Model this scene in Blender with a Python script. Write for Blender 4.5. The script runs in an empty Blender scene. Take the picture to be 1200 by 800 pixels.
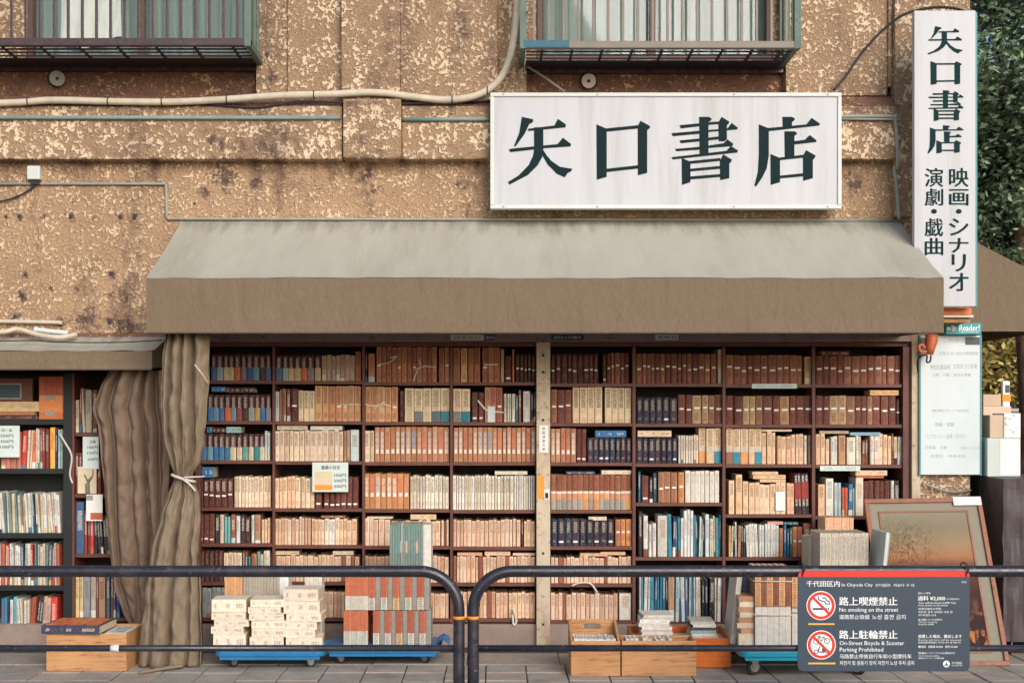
import bpy, bmesh, math, random
from mathutils import Vector, Matrix, noise
from mathutils.geometry import tessellate_polygon
random.seed(7)
R = random.Random(11)
SC = bpy.context.scene
COL = SC.collection

# ---------------------------------------------------------------- camera, world, sun, exposure
F, CX, CY, D, H = 1530.0, 579.0, 490.0, 9.0, 1.57   # focal length in photo pixels, vanishing point, distance to the facade, eye height
CAMX = (CX - 600) / 170.0
cd = bpy.data.cameras.new('camera')
cam = bpy.data.objects.new('camera', cd); COL.objects.link(cam)
cam.location = (CAMX, -D, H); cam.rotation_euler = (math.radians(90), 0, 0)
cd.sensor_width = 36.0; cd.lens = F / 1200 * 36
cd.shift_x = (600 - CX) / 1200; cd.shift_y = (CY - 400) / 1200
cd.clip_end = 3000
SC.camera = cam
SUN_EL, SUN_AZ = 26.0, 22.0     # azimuth: degrees to the right of straight behind the camera
w = bpy.data.worlds.new('World'); SC.world = w; w.use_nodes = True
nt = w.node_tree; nt.nodes.clear()
sky = nt.nodes.new('ShaderNodeTexSky'); sky.sky_type = 'NISHITA'; sky.sun_disc = False
sky.sun_elevation = math.radians(SUN_EL); sky.sun_rotation = math.radians(180 - SUN_AZ)
sky.air_density = 1.0; sky.dust_density = 1.5; sky.ozone_density = 1.0
bg = nt.nodes.new('ShaderNodeBackground'); bg.inputs[1].default_value = 0.12
wo = nt.nodes.new('ShaderNodeOutputWorld')
nt.links.new(sky.outputs[0], bg.inputs[0]); nt.links.new(bg.outputs[0], wo.inputs[0])
sl = bpy.data.lights.new('sun', 'SUN'); sl.energy = 2.0; sl.angle = math.radians(38); sl.color = (1.0, 0.935, 0.88)
so = bpy.data.objects.new('sun', sl); COL.objects.link(so)
a, e = math.radians(SUN_AZ), math.radians(SUN_EL)
so.rotation_euler = Vector((-math.sin(a) * math.cos(e), math.cos(a) * math.cos(e), -math.sin(e))).to_track_quat('-Z', 'Y').to_euler()
so.location = (3, -12, 10)
SC.view_settings.view_transform = 'Standard'; SC.view_settings.look = 'None'
SC.view_settings.exposure = 0.34; SC.view_settings.gamma = 1.0

# ---------------------------------------------------------------- helpers
def X(px, y=0.0): return CAMX + (px - CX) * (D + y) / F
def Z(py, y=0.0): return H - (py - CY) * (D + y) / F
def P(px, py, y=0.0): return Vector((X(px, y), y, Z(py, y)))
def lin(c):
    return tuple(((v / 255) / 12.92 if v / 255 <= 0.04045 else ((v / 255 + 0.055) / 1.055) ** 2.4) for v in c)

def tag(o, label=None, cat=None, group=None, kind=None):
    if label: o['label'] = label
    if cat: o['category'] = cat
    if group: o['group'] = group
    if kind: o['kind'] = kind
    return o
def empty(name, loc, label=None, cat=None, group=None, kind=None):
    o = bpy.data.objects.new(name, None); COL.objects.link(o); o.location = loc; o.empty_display_size = 0.1
    return tag(o, label, cat, group, kind)

class MB:
    def __init__(s): s.v = []; s.f = []; s.m = []; s.sm = []
    def quad(s, pts, m=0, smooth=False):
        n = len(s.v); s.v += [tuple(p) for p in pts]; s.f.append(tuple(range(n, n + len(pts)))); s.m.append(m); s.sm.append(smooth)
    def box(s, x0, x1, y0, y1, z0, z1, m=0, tf=None):
        if x0 > x1: x0, x1 = x1, x0
        if y0 > y1: y0, y1 = y1, y0
        if z0 > z1: z0, z1 = z1, z0
        n = len(s.v)
        c = [(x0, y0, z0), (x1, y0, z0), (x1, y1, z0), (x0, y1, z0), (x0, y0, z1), (x1, y0, z1), (x1, y1, z1), (x0, y1, z1)]
        if tf: c = [tuple(tf @ Vector(p)) for p in c]
        s.v += c
        for q in ((3, 2, 1, 0), (4, 5, 6, 7), (0, 1, 5, 4), (1, 2, 6, 5), (2, 3, 7, 6), (3, 0, 4, 7)):
            s.f.append(tuple(n + i for i in q)); s.m.append(m); s.sm.append(False)
        return s
    def tube(s, pts, r, n=10, m=0, caps=True):
        pts = [Vector(p) for p in pts]
        rs = r if isinstance(r, (list, tuple)) else [r] * len(pts)
        b = len(s.v); up = None
        for i, p in enumerate(pts):
            t = (pts[min(i + 1, len(pts) - 1)] - pts[max(i - 1, 0)]).normalized()
            if up is None:
                up = Vector((0, 0, 1)) if abs(t.z) < 0.9 else Vector((1, 0, 0))
            u = (up - t * up.dot(t)).normalized(); up = u; w_ = t.cross(u)
            for k in range(n):
                a = 2 * math.pi * k / n
                s.v.append(tuple(p + (u * math.cos(a) + w_ * math.sin(a)) * rs[i]))
        for i in range(len(pts) - 1):
            for k in range(n):
                k2 = (k + 1) % n
                s.f.append((b + i * n + k, b + i * n + k2, b + (i + 1) * n + k2, b + (i + 1) * n + k)); s.m.append(m); s.sm.append(True)
        if caps:
            s.f.append(tuple(b + k for k in range(n - 1, -1, -1))); s.m.append(m); s.sm.append(False)
            e_ = b + (len(pts) - 1) * n
            s.f.append(tuple(e_ + k for k in range(n))); s.m.append(m); s.sm.append(False)
        return s
    def cyl(s, p0, p1, r0, r1=None, n=14, m=0):
        return s.tube([p0, p1], [r0, r0 if r1 is None else r1], n, m)
    def prism(s, pts, y0, y1, m=0):
        """outline in x, z extruded from y0 (front) to y1"""
        area = sum(pts[i - 1][0] * pts[i][1] - pts[i][0] * pts[i - 1][1] for i in range(len(pts)))
        if area < 0: pts = pts[::-1]
        n = len(s.v); k = len(pts)
        s.v += [(p[0], y0, p[1]) for p in pts] + [(p[0], y1, p[1]) for p in pts]
        for t in tessellate_polygon([[Vector((p[0], p[1], 0)) for p in pts]]):
            a_, b_, c_ = t
            ar = (pts[b_][0] - pts[a_][0]) * (pts[c_][1] - pts[a_][1]) - (pts[c_][0] - pts[a_][0]) * (pts[b_][1] - pts[a_][1])
            if ar < 0: a_, c_ = c_, a_
            s.f.append((n + a_, n + b_, n + c_)); s.m.append(m); s.sm.append(False)
            s.f.append((n + k + c_, n + k + b_, n + k + a_)); s.m.append(m); s.sm.append(False)
        for i in range(k):
            j = (i + 1) % k
            s.f.append((n + i, n + k + i, n + k + j, n + j)); s.m.append(m); s.sm.append(False)
        return s

def center_base(v):
    xs = [p[0] for p in v]; ys = [p[1] for p in v]; zs = [p[2] for p in v]
    return Vector(((min(xs) + max(xs)) / 2, (min(ys) + max(ys)) / 2, min(zs)))

def build(name, mb, mats, parent=None, bevel=0.0, seg=2, label=None, cat=None, group=None, kind=None, loc=None, flip=False):
    if not isinstance(mats, (list, tuple)): mats = [mats]
    root = center_base(mb.v) if loc is None else Vector(loc)
    wl = Vector((0, 0, 0))
    p = parent
    while p is not None: wl += p.location; p = p.parent
    me = bpy.data.meshes.new(name)
    me.from_pydata([tuple(Vector(q) - root) for q in mb.v], [], mb.f)
    for i, pl in enumerate(me.polygons): pl.material_index = mb.m[i]; pl.use_smooth = mb.sm[i]
    for m in mats: me.materials.append(m)
    if bevel > 0 or flip:
        bm = bmesh.new(); bm.from_mesh(me)
        if bevel > 0:
            bmesh.ops.remove_doubles(bm, verts=bm.verts, dist=1e-5)
            ed = [e_ for e_ in bm.edges if len(e_.link_faces) == 2 and e_.calc_face_angle(0) > 0.6]
            bmesh.ops.bevel(bm, geom=ed, offset=bevel, segments=seg, profile=0.6, affect='EDGES')
        bm.to_mesh(me); bm.free()
    o = bpy.data.objects.new(name, me); COL.objects.link(o)
    o.location = root - wl
    if parent is not None: o.parent = parent
    return tag(o, label, cat, group, kind)

# ---------------------------------------------------------------- materials
def new_mat(name):
    m = bpy.data.materials.new(name); m.use_nodes = True
    n = m.node_tree; n.nodes.clear()
    out = n.nodes.new('ShaderNodeOutputMaterial'); b = n.nodes.new('ShaderNodeBsdfPrincipled')
    n.links.new(b.outputs[0], out.inputs[0])
    return m, n, b
def N(n, t, **k):
    q = n.nodes.new(t)
    for a_, v in k.items():
        if a_.startswith('i_'): q.inputs[a_[2:].replace('_', ' ')].default_value = v
        else: setattr(q, a_, v)
    return q
def ramp(n, src, stops):
    r = n.nodes.new('ShaderNodeValToRGB'); el = r.color_ramp.elements
    while len(el) < len(stops): el.new(0.5)
    for e_, (p, c) in zip(el, stops):
        e_.position = p; e_.color = (c, c, c, 1) if isinstance(c, (int, float)) else (*c[:3], 1)
    n.links.new(src, r.inputs[0]); return r
def mapping(n, scale=(1, 1, 1), src='Object'):
    tc = n.nodes.new('ShaderNodeTexCoord'); mp = n.nodes.new('ShaderNodeMapping'); mp.inputs['Scale'].default_value = scale
    n.links.new(tc.outputs[src], mp.inputs[0]); return mp.outputs[0]
def geopos(n, scale=(1, 1, 1)):
    g = n.nodes.new('ShaderNodeNewGeometry'); mp = n.nodes.new('ShaderNodeMapping'); mp.inputs['Scale'].default_value = scale
    n.links.new(g.outputs['Position'], mp.inputs[0]); return mp.outputs[0]
def noise_t(n, vec, scale, detail=3, rough=0.55, dist=0.0):
    q = N(n, 'ShaderNodeTexNoise'); q.inputs['Scale'].default_value = scale; q.inputs['Detail'].default_value = detail
    q.inputs['Roughness'].default_value = rough; q.inputs['Distortion'].default_value = dist
    n.links.new(vec, q.inputs['Vector']); return q.outputs['Fac']
def mix(n, fac, a_, b_, mode='MIX'):
    q = n.nodes.new('ShaderNodeMix'); q.data_type = 'RGBA'; q.blend_type = mode
    for idx, v in ((0, fac), (6, a_), (7, b_)):
        if isinstance(v, (int, float)): q.inputs[idx].default_value = v
        elif isinstance(v, tuple): q.inputs[idx].default_value = (*v[:3], 1)
        else: n.links.new(v, q.inputs[idx])
    return q.outputs[2]
def math_n(n, op, a_, b_=0.0):
    q = n.nodes.new('ShaderNodeMath'); q.operation = op
    for i, v in enumerate((a_, b_)):
        if isinstance(v, (int, float)): q.inputs[i].default_value = v
        else: n.links.new(v, q.inputs[i])
    return q.outputs[0]
def bump(n, b, h, dist=0.004, strength=1.0):
    q = n.nodes.new('ShaderNodeBump'); q.inputs['Distance'].default_value = dist; q.inputs['Strength'].default_value = strength
    n.links.new(h, q.inputs['Height']); n.links.new(q.outputs[0], b.inputs['Normal'])

def plain(name, rgb, rough=0.6, var=0.15, scale=6, bumpd=0.0, bscale=60, metal=0.0, stretch=(1, 1, 1), dirt=0.0, dirtcol=(70, 60, 50), spec=0.5):
    m, n, b = new_mat(name); c = lin(rgb)
    v = geopos(n, stretch)
    f = noise_t(n, v, scale, 5, 0.6)
    r = ramp(n, f, [(0.25, tuple(x * (1 - var) for x in c)), (0.75, tuple(min(1, x * (1 + var)) for x in c))])
    colr = r.outputs[0]
    if dirt > 0:
        f2 = noise_t(n, v, scale * 0.45, 6, 0.7)
        colr = mix(n, math_n(n, 'MULTIPLY', ramp(n, f2, [(0.5, 0.0), (0.72, 1.0)]).outputs[0], dirt), colr, lin(dirtcol))
    n.links.new(colr, b.inputs['Base Color'])
    b.inputs['Roughness'].default_value = rough; b.inputs['Metallic'].default_value = metal
    b.inputs['Specular IOR Level'].default_value = spec
    if bumpd > 0: bump(n, b, noise_t(n, v, bscale, 4), bumpd)
    return m
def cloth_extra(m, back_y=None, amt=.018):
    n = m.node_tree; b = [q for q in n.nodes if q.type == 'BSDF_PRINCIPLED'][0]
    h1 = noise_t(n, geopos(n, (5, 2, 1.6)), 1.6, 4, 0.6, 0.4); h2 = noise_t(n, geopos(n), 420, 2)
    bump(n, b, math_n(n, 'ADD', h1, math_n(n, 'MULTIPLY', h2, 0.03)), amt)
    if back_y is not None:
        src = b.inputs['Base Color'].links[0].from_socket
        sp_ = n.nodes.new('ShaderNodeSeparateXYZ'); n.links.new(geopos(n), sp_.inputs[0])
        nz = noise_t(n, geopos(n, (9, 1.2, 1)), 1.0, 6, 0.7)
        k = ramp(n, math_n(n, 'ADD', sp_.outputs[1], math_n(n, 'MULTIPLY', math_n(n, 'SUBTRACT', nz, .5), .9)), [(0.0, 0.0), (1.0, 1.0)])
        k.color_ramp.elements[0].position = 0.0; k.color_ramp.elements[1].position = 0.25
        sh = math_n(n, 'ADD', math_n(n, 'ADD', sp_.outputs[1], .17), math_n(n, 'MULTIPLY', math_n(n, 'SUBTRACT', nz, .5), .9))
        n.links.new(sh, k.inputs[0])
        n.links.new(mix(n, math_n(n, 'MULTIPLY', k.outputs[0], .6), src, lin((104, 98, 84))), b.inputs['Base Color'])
def chips(m, rgb, scale=46, lo=.62, amt=.7):
    n = m.node_tree; b = [q for q in n.nodes if q.type == 'BSDF_PRINCIPLED'][0]; src = b.inputs['Base Color'].links[0].from_socket
    f = ramp(n, noise_t(n, geopos(n, (.6, 1, 1)), scale, 5, .7), [(lo, 0.0), (lo + .04, 1.0)]).outputs[0]
    n.links.new(mix(n, math_n(n, 'MULTIPLY', f, amt), src, lin(rgb)), b.inputs['Base Color'])
    if b.inputs['Roughness'].default_value < .6: n.links.new(ramp(n, noise_t(n, geopos(n), 18, 5, .7), [(.35, .2), (.7, .5)]).outputs[0], b.inputs['Roughness'])
def wood(name, rgb, dark, scale=(3, 30, 30), rough=0.6, bumpd=0.0008):
    m, n, b = new_mat(name)
    v = mapping(n, scale)
    f = noise_t(n, v, 2.2, 6, 0.62, 0.6)
    f2 = noise_t(n, geopos(n), 2.5, 3)
    c = ramp(n, f, [(0.3, lin(dark)), (0.48, lin(rgb)), (0.75, tuple(min(1, x * 1.12) for x in lin(rgb)))]).outputs[0]
    c = mix(n, math_n(n, 'MULTIPLY', ramp(n, f2, [(0.4, 0.0), (0.75, 1.0)]).outputs[0], 0.4), c, lin(dark))
    n.links.new(c, b.inputs['Base Color']); b.inputs['Roughness'].default_value = rough
    bump(n, b, f, bumpd); return m

def stucco(name, light, dark, thr=0.5, grime=0.6, sc=36, con=0.78, band=None):
    """knock-down plaster: raised trowelled blobs, paler where they stand proud, with old dirt stains"""
    m, n, b = new_mat(name)
    v = geopos(n)
    a1 = math_n(n, 'ADD', math_n(n, 'MULTIPLY', noise_t(n, v, sc, 2.0, 0.5, 0.15), .68), math_n(n, 'MULTIPLY', noise_t(n, v, sc * 2.1, 1.5, 0.5, 0.1), .32))
    fine = noise_t(n, v, 150, 3, 0.6)
    big = noise_t(n, v, 1.3, 4, 0.6)
    mid = noise_t(n, v, 6.0, 4, 0.6)
    hgt = math_n(n, 'ADD', a1, math_n(n, 'MULTIPLY', math_n(n, 'SUBTRACT', mid, 0.5), 0.42))
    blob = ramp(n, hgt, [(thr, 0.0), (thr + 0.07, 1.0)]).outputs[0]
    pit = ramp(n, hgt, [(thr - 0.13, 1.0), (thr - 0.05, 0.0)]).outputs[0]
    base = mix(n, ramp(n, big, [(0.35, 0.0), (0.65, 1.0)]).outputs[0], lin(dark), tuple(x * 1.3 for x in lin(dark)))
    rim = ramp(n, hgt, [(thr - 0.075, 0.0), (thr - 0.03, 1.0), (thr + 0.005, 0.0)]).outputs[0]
    base = mix(n, math_n(n, 'MULTIPLY', rim, 0.42), base, tuple(x * 0.38 for x in lin(dark)))  # small shadow round each raised blob, painted into the plaster colour
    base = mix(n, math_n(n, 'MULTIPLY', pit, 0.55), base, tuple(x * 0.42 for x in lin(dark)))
    base = mix(n, math_n(n, 'MULTIPLY', ramp(n, fine, [(0.38, 1.0), (0.6, 0.0)]).outputs[0], 0.30), base, tuple(x * 0.5 for x in lin(dark)))
    lt = mix(n, ramp(n, mid, [(0.35, 0.0), (0.65, 1.0)]).outputs[0], tuple(x * 0.80 for x in lin(light)), lin(light))
    c = mix(n, math_n(n, 'MULTIPLY', blob, con), base, lt)
    vs = geopos(n, (1.0, 1.0, 0.35))
    st = noise_t(n, vs, 2.1, 7, 0.72)
    st2 = noise_t(n, v, 14, 5, 0.7)
    g = math_n(n, 'MULTIPLY', ramp(n, math_n(n, 'ADD', st, math_n(n, 'MULTIPLY', math_n(n, 'SUBTRACT', st2, 0.5), 0.55)), [(0.53, 0.0), (0.76, 1.0)]).outputs[0], grime)
    c = mix(n, g, c, lin((70, 50, 50)))
    if band:   # old run-off stains hanging below the projecting band and below the ledge over it
        sp_ = n.nodes.new('ShaderNodeSeparateXYZ'); n.links.new(v, sp_.inputs[0])
        stk = noise_t(n, geopos(n, (7.0, 1, 1.1)), 1.0, 6, 0.68)
        for zb_, ln in ((band[0], .34), (band[1], .12)):
            d_ = math_n(n, 'DIVIDE', math_n(n, 'SUBTRACT', zb_ + .02, sp_.outputs[2]), ln)
            fall = ramp(n, d_, [(0.0, 0.0), (0.05, 1.0), (0.35, .55), (1.0, 0.0)]).outputs[0]
            sm = ramp(n, math_n(n, 'ADD', stk, math_n(n, 'MULTIPLY', math_n(n, 'SUBTRACT', st2, 0.5), 0.35)), [(0.46, 0.0), (0.68, 1.0)]).outputs[0]
            c = mix(n, math_n(n, 'MULTIPLY', math_n(n, 'MULTIPLY', fall, sm), 0.8), c, lin((78, 54, 52)))
    if band:
        wob_ = noise_t(n, v, 22, 4, 0.65)
        dvec = n.nodes.new('ShaderNodeVectorMath'); dvec.operation = 'MULTIPLY'; dvec.inputs[1].default_value = (1, 0, 1); n.links.new(v, dvec.inputs[0])
        for (px, py, r_) in ((7, 254, 3.5), (23, 254, 5), (50, 255, 4), (83, 254, 6), (110, 256, 3), (141, 255, 5), (158, 255, 6), (30, 322, 5), (27, 347, 8), (131, 321, 6), (130, 345, 6), (90, 340, 5), (60, 338, 4), (129, 378, 8), (72, 378, 8), (18, 371, 8), (100, 374, 15),
                            (262, 206, 17), (300, 214, 7), (240, 225, 8), (430, 205, 10), (438, 222, 8), (255, 168, 12), (540, 215, 8), (150, 384, 12), (318, 92, 10), (312, 60, 8), (1000, 214, 12)):
            ds = n.nodes.new('ShaderNodeVectorMath'); ds.operation = 'DISTANCE'; n.links.new(dvec.outputs[0], ds.inputs[0]); ds.inputs[1].default_value = (X(px), 0, Z(py))
            q_ = math_n(n, 'ADD', math_n(n, 'DIVIDE', ds.outputs['Value'], r_ / 170), math_n(n, 'MULTIPLY', math_n(n, 'SUBTRACT', wob_, .5), 5.5))
            c = mix(n, ramp(n, q_, [(0.2, 0.78), (1.2, 0.0)]).outputs[0], c, lin((66, 46, 54)))
    n.links.new(c, b.inputs['Base Color']); b.inputs['Roughness'].default_value = 0.85
    hh = math_n(n, 'ADD', math_n(n, 'MULTIPLY', a1, 0.5), math_n(n, 'MULTIPLY', math_n(n, 'ADD', blob, math_n(n, 'MULTIPLY', fine, 0.5)), 0.5))
    bump(n, b, hh, 0.020)
    return m

M = {}
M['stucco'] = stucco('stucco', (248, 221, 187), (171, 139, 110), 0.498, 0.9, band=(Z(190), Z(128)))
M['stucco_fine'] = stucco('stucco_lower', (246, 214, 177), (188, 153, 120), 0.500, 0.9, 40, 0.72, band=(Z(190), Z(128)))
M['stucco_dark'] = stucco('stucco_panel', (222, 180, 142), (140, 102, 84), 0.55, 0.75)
M['plaster'] = plain('plaster', (150, 132, 122), 0.9, 0.25, 4, 0.003, 30, dirt=0.7)
M['canvas_top'] = plain('faded_lit_canvas', (176, 172, 158), 0.8, 0.07, 1.6, 0.0005, 400, dirt=0.5, dirtcol=(142, 136, 118), stretch=(3.5, .6, .6))  # roof cloth paler than the valance: fading and sky light put into the colour
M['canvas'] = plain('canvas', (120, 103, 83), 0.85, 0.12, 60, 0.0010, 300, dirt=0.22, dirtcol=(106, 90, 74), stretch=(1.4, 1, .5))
M['canvas_hem'] = plain('canvas_hem', (86, 70, 64), 0.9, 0.3, 30, 0.003, 60)
M['canvas_edge'] = plain('canvas_seam', (116, 100, 82), 0.85, 0.12, 40)
M['white_sign'] = plain('sign_white', (190, 192, 197), 0.45, 0.05, 2, dirt=0.75, dirtcol=(160, 162, 156), stretch=(7.0, 1, 0.5))
M['alu'] = plain('sign_frame', (205, 210, 205), 0.4, 0.06, 5, metal=0.0)
M['ink_green'] = plain('sign_lettering', (18, 40, 44), 0.7, 0.15, 20, spec=0.15)
M['ink_teal'] = plain('teal_lettering', (8, 48, 50), 0.7, 0.12, 20, spec=0.15)
M['teal_edge'] = plain('teal_edge', (78, 146, 150), 0.5, 0.06, 10)
M['black_ink'] = plain('black_ink', (34, 34, 38), 0.7, 0.1, 20)
M['white_ink'] = plain('white_print', (240, 242, 242), 0.5, 0.02, 20)
M['shelf'] = wood('shelf_wood', (108, 62, 50), (66, 38, 34), (4, 30, 30), 0.55)
M['shelf_v'] = wood('shelf_upright_wood', (106, 62, 52), (68, 40, 36), (30, 30, 4), 0.55)
M['back'] = wood('back_board_wood', (36, 26, 28), (22, 18, 20), (6, 20, 6), 0.8)
M['black_shelf'] = plain('black_shelf_paint', (26, 32, 32), 0.6, 0.15, 5, dirt=0.2)
M['lintel'] = plain('lintel_paint', (150, 128, 122), 0.75, 0.15, 5, 0.001, 40, dirt=0.6, dirtcol=(96, 62, 58))
M['post'] = plain('peeling_post_paint', (200, 184, 160), 0.8, 0.12, 12, 0.0015, 40, stretch=(1, 1, 0.35), dirt=0.8, dirtcol=(136, 96, 68))
M['crate'] = wood('crate_wood', (202, 152, 104), (136, 88, 54), (3, 30, 34), 0.75, .0014)
M['orange_tray'] = wood('varnished_orange_wood', (214, 110, 36), (166, 76, 24), (3, 20, 20), 0.45)
M['frame_wood'] = wood('picture_frame_wood', (140, 78, 42), (92, 48, 28), (12, 12, 12), 0.45)
M['rail'] = plain('rail_paint', (36, 36, 48), 0.24, 0.2, 14, 0.0006, 160, dirt=0.35, dirtcol=(84, 78, 78), spec=0.7)
M['blue_tape'] = plain('blue_tape', (24, 92, 112), 0.5, 0.15, 20)
M['orange_band'] = plain('orange_band', (244, 150, 40), 0.5, 0.08, 20)
M['metal'] = plain('steel', (170, 168, 165), 0.35, 0.1, 10, metal=0.8)
M['rubber'] = plain('rubber', (36, 36, 38), 0.6, 0.15, 20)
M['blue'] = plain('blue_plastic', (30, 116, 172), 0.45, 0.08, 6, dirt=0.3, dirtcol=(20, 70, 110))
M['cyan'] = plain('cyan_plastic', (24, 158, 186), 0.4, 0.08, 6, dirt=0.25, dirtcol=(20, 110, 134))
M['cable_beige'] = plain('cable_wrap', (206, 194, 174), 0.7, 0.12, 14, 0.001, 60, dirt=0.4, dirtcol=(150, 132, 112))
M['cable_black'] = plain('cable_black', (42, 38, 44), 0.6, 0.1, 20)
M['conduit'] = plain('conduit_paint', (150, 152, 144), 0.6, 0.12, 10, dirt=0.4, dirtcol=(120, 96, 80))
M['conduit_teal'] = plain('conduit_teal_paint', (128, 150, 146), 0.6, 0.12, 10, dirt=0.3, dirtcol=(96, 90, 84))
M['guard_dark'] = plain('guard_dark_paint', (70, 54, 56), 0.5, 0.12, 12, dirt=0.4, dirtcol=(64, 50, 50))
M['guard_tan'] = plain('guard_bronze_paint', (122, 112, 98), 0.45, 0.10, 12, dirt=0.3, dirtcol=(100, 84, 74))
M['guard_green'] = plain('guard_green_patina', (96, 116, 106), 0.6, 0.15, 12, dirt=0.5, dirtcol=(70, 84, 76))
M['guard_under'] = plain('guard_grid_paint', (40, 36, 42), 0.6, 0.15, 10)
M['win_frame'] = plain('window_frame_brown', (104, 70, 62), 0.5, 0.1, 10)
M['curtain_cloth'] = plain('window_curtain', (140, 158, 152), 0.9, 0.08, 8, stretch=(8, 1, 1))
M['curtain_white'] = plain('window_cloth_white', (240, 244, 240), 0.9, 0.08, 8)
M['tan_cloth'] = plain('tarpaulin_cloth', (132, 116, 96), 0.85, 0.12, 5, 0.0008, 300, dirt=0.25, dirtcol=(118, 102, 82))
M['brown_cloth'] = plain('tarpaulin_brown', (124, 104, 88), 0.88, 0.12, 5, 0.0008, 300, dirt=0.2, dirtcol=(96, 74, 62))
M['paper'] = plain('paper', (228, 222, 208), 0.8, 0.06, 30)
M['paper_white'] = plain('white_paper', (238, 236, 230), 0.8, 0.04, 30)
M['paper_mint'] = plain('mint_card', (208, 220, 216), 0.75, 0.05, 20)
M['sticker_orange'] = plain('orange_sticker', (240, 150, 50), 0.6, 0.08, 20)
M['sticker_tan'] = plain('tan_sticker', (212, 196, 164), 0.6, 0.08, 20)
M['sticker_teal'] = plain('teal_sticker', (40, 150, 160), 0.5, 0.06, 20)
M['sticker_dark'] = plain('dark_sticker', (60, 76, 84), 0.5, 0.1, 40)
M['notice'] = plain('notice_board_white', (204, 214, 218), 0.4, 0.05, 5, dirt=0.35, dirtcol=(176, 190, 190), stretch=(1, 1, 0.6))
M['faded_ink'] = plain('faded_ink', (164, 172, 176), 0.7, 0.3, 60)
M['rule_panel'] = plain('rule_sign_panel', (50, 66, 82), 0.4, 0.04, 6)
M['rule_red'] = plain('rule_sign_red', (216, 46, 30), 0.45, 0.04, 10)
M['rule_gold'] = plain('rule_sign_gold', (222, 170, 74), 0.5, 0.05, 10)
M['rule_pic'] = plain('rule_sign_dark_print', (52, 64, 78), 0.5, 0.05, 10)
M['sisal'] = plain('plastic_string', (206, 198, 186), 0.5, 0.05, 20)
M['card_box'] = plain('cardboard', (206, 182, 156), 0.8, 0.08, 8)
M['card_pink'] = plain('pale_cardboard', (222, 196, 176), 0.8, 0.08, 8)
M['grey_box'] = plain('pale_grey_box', (196, 206, 200), 0.6, 0.06, 8)
M['dark_cover'] = plain('dark_cover_sheet', (76, 66, 68), 0.55, 0.2, 6, 0.004, 14, dirt=0.3, dirtcol=(50, 42, 48))
M['bark'] = plain('bark', (92, 70, 60), 0.9, 0.3, 14, 0.02, 24, stretch=(1, 1, 0.3), dirt=0.5, dirtcol=(50, 40, 38))
M['orange_plastic'] = plain('orange_plastic', (186, 98, 60), 0.5, 0.12, 12, dirt=0.3, dirtcol=(170, 76, 44))
M['car_dark'] = plain('car_paint_dark', (44, 52, 64), 0.25, 0.05, 4, spec=0.7)
M['asphalt'] = plain('asphalt', (72, 72, 72), 0.9, 0.2, 40, 0.003, 120)
M['slab_under'] = plain('pavement_bedding', (66, 60, 60), 0.95, 0.2, 14, 0.003, 90)
M['paver'] = plain('paving_stone_grey', (162, 156, 146), 0.9, 0.22, 7, 0.002, 120, dirt=0.5, dirtcol=(112, 100, 94))
M['paver_b'] = plain('paving_stone_warm', (172, 160, 146), 0.9, 0.22, 7, 0.002, 120, dirt=0.5, dirtcol=(118, 104, 96))
M['kerb'] = plain('border_stone', (160, 150, 138), 0.9, 0.15, 7, 0.002, 90, dirt=0.5, dirtcol=(118, 104, 92))
M['far_wall'] = plain('far_facade', (172, 168, 160), 0.9, 0.1, 2)
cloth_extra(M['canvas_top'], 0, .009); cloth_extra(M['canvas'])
chips(M['rail'], (112, 104, 100)); chips(M['post'], (150, 96, 62), 30, .58, .6); chips(M['guard_dark'], (120, 84, 66), 40, .6); chips(M['guard_green'], (80, 66, 56), 30, .58)
chips(M['paver'], (96, 88, 84), 60, .60, .5); chips(M['paver_b'], (200, 190, 176), 70, .6, .5); chips(M['kerb'], (98, 88, 82), 40, .6, .6)
chips(M['lintel'], (96, 60, 48), 22, .6, .7)
def glass(name, k):
    m, n, b = new_mat(name)
    out = [q for q in n.nodes if q.type == 'OUTPUT_MATERIAL'][0]
    t = n.nodes.new('ShaderNodeBsdfTransparent'); g = n.nodes.new('ShaderNodeBsdfGlossy'); g.inputs['Roughness'].default_value = 0.03
    t.inputs[0].default_value = (0.97, 0.98, 0.975, 1)
    mx = n.nodes.new('ShaderNodeMixShader'); fr = n.nodes.new('ShaderNodeFresnel'); fr.inputs[0].default_value = 1.5
    n.links.new(math_n(n, 'MULTIPLY', fr.outputs[0], k), mx.inputs[0])
    n.links.new(t.outputs[0], mx.inputs[1]); n.links.new(g.outputs[0], mx.inputs[2]); n.links.new(mx.outputs[0], out.inputs[0])
    return m
M['glass'] = glass('window_glass', .8)
M['picture_glass'] = glass('picture_glass', .02)
def leafmat(name, c0, c1):
    m, n, b = new_mat(name)
    oi = n.nodes.new('ShaderNodeNewGeometry')
    r = ramp(n, oi.outputs['Random Per Island'], [(0.0, lin(c0)), (0.7, lin(c1)), (1.0, tuple(x * 1.5 for x in lin(c1)))])
    n.links.new(r.outputs[0], b.inputs['Base Color']); b.inputs['Roughness'].default_value = 0.45
    return m
M['leaf'] = leafmat('leaf_green', (60, 84, 68), (124, 148, 116))
M['leaf_far'] = leafmat('leaf_yellow_green', (110, 104, 58), (190, 170, 100))

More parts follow.
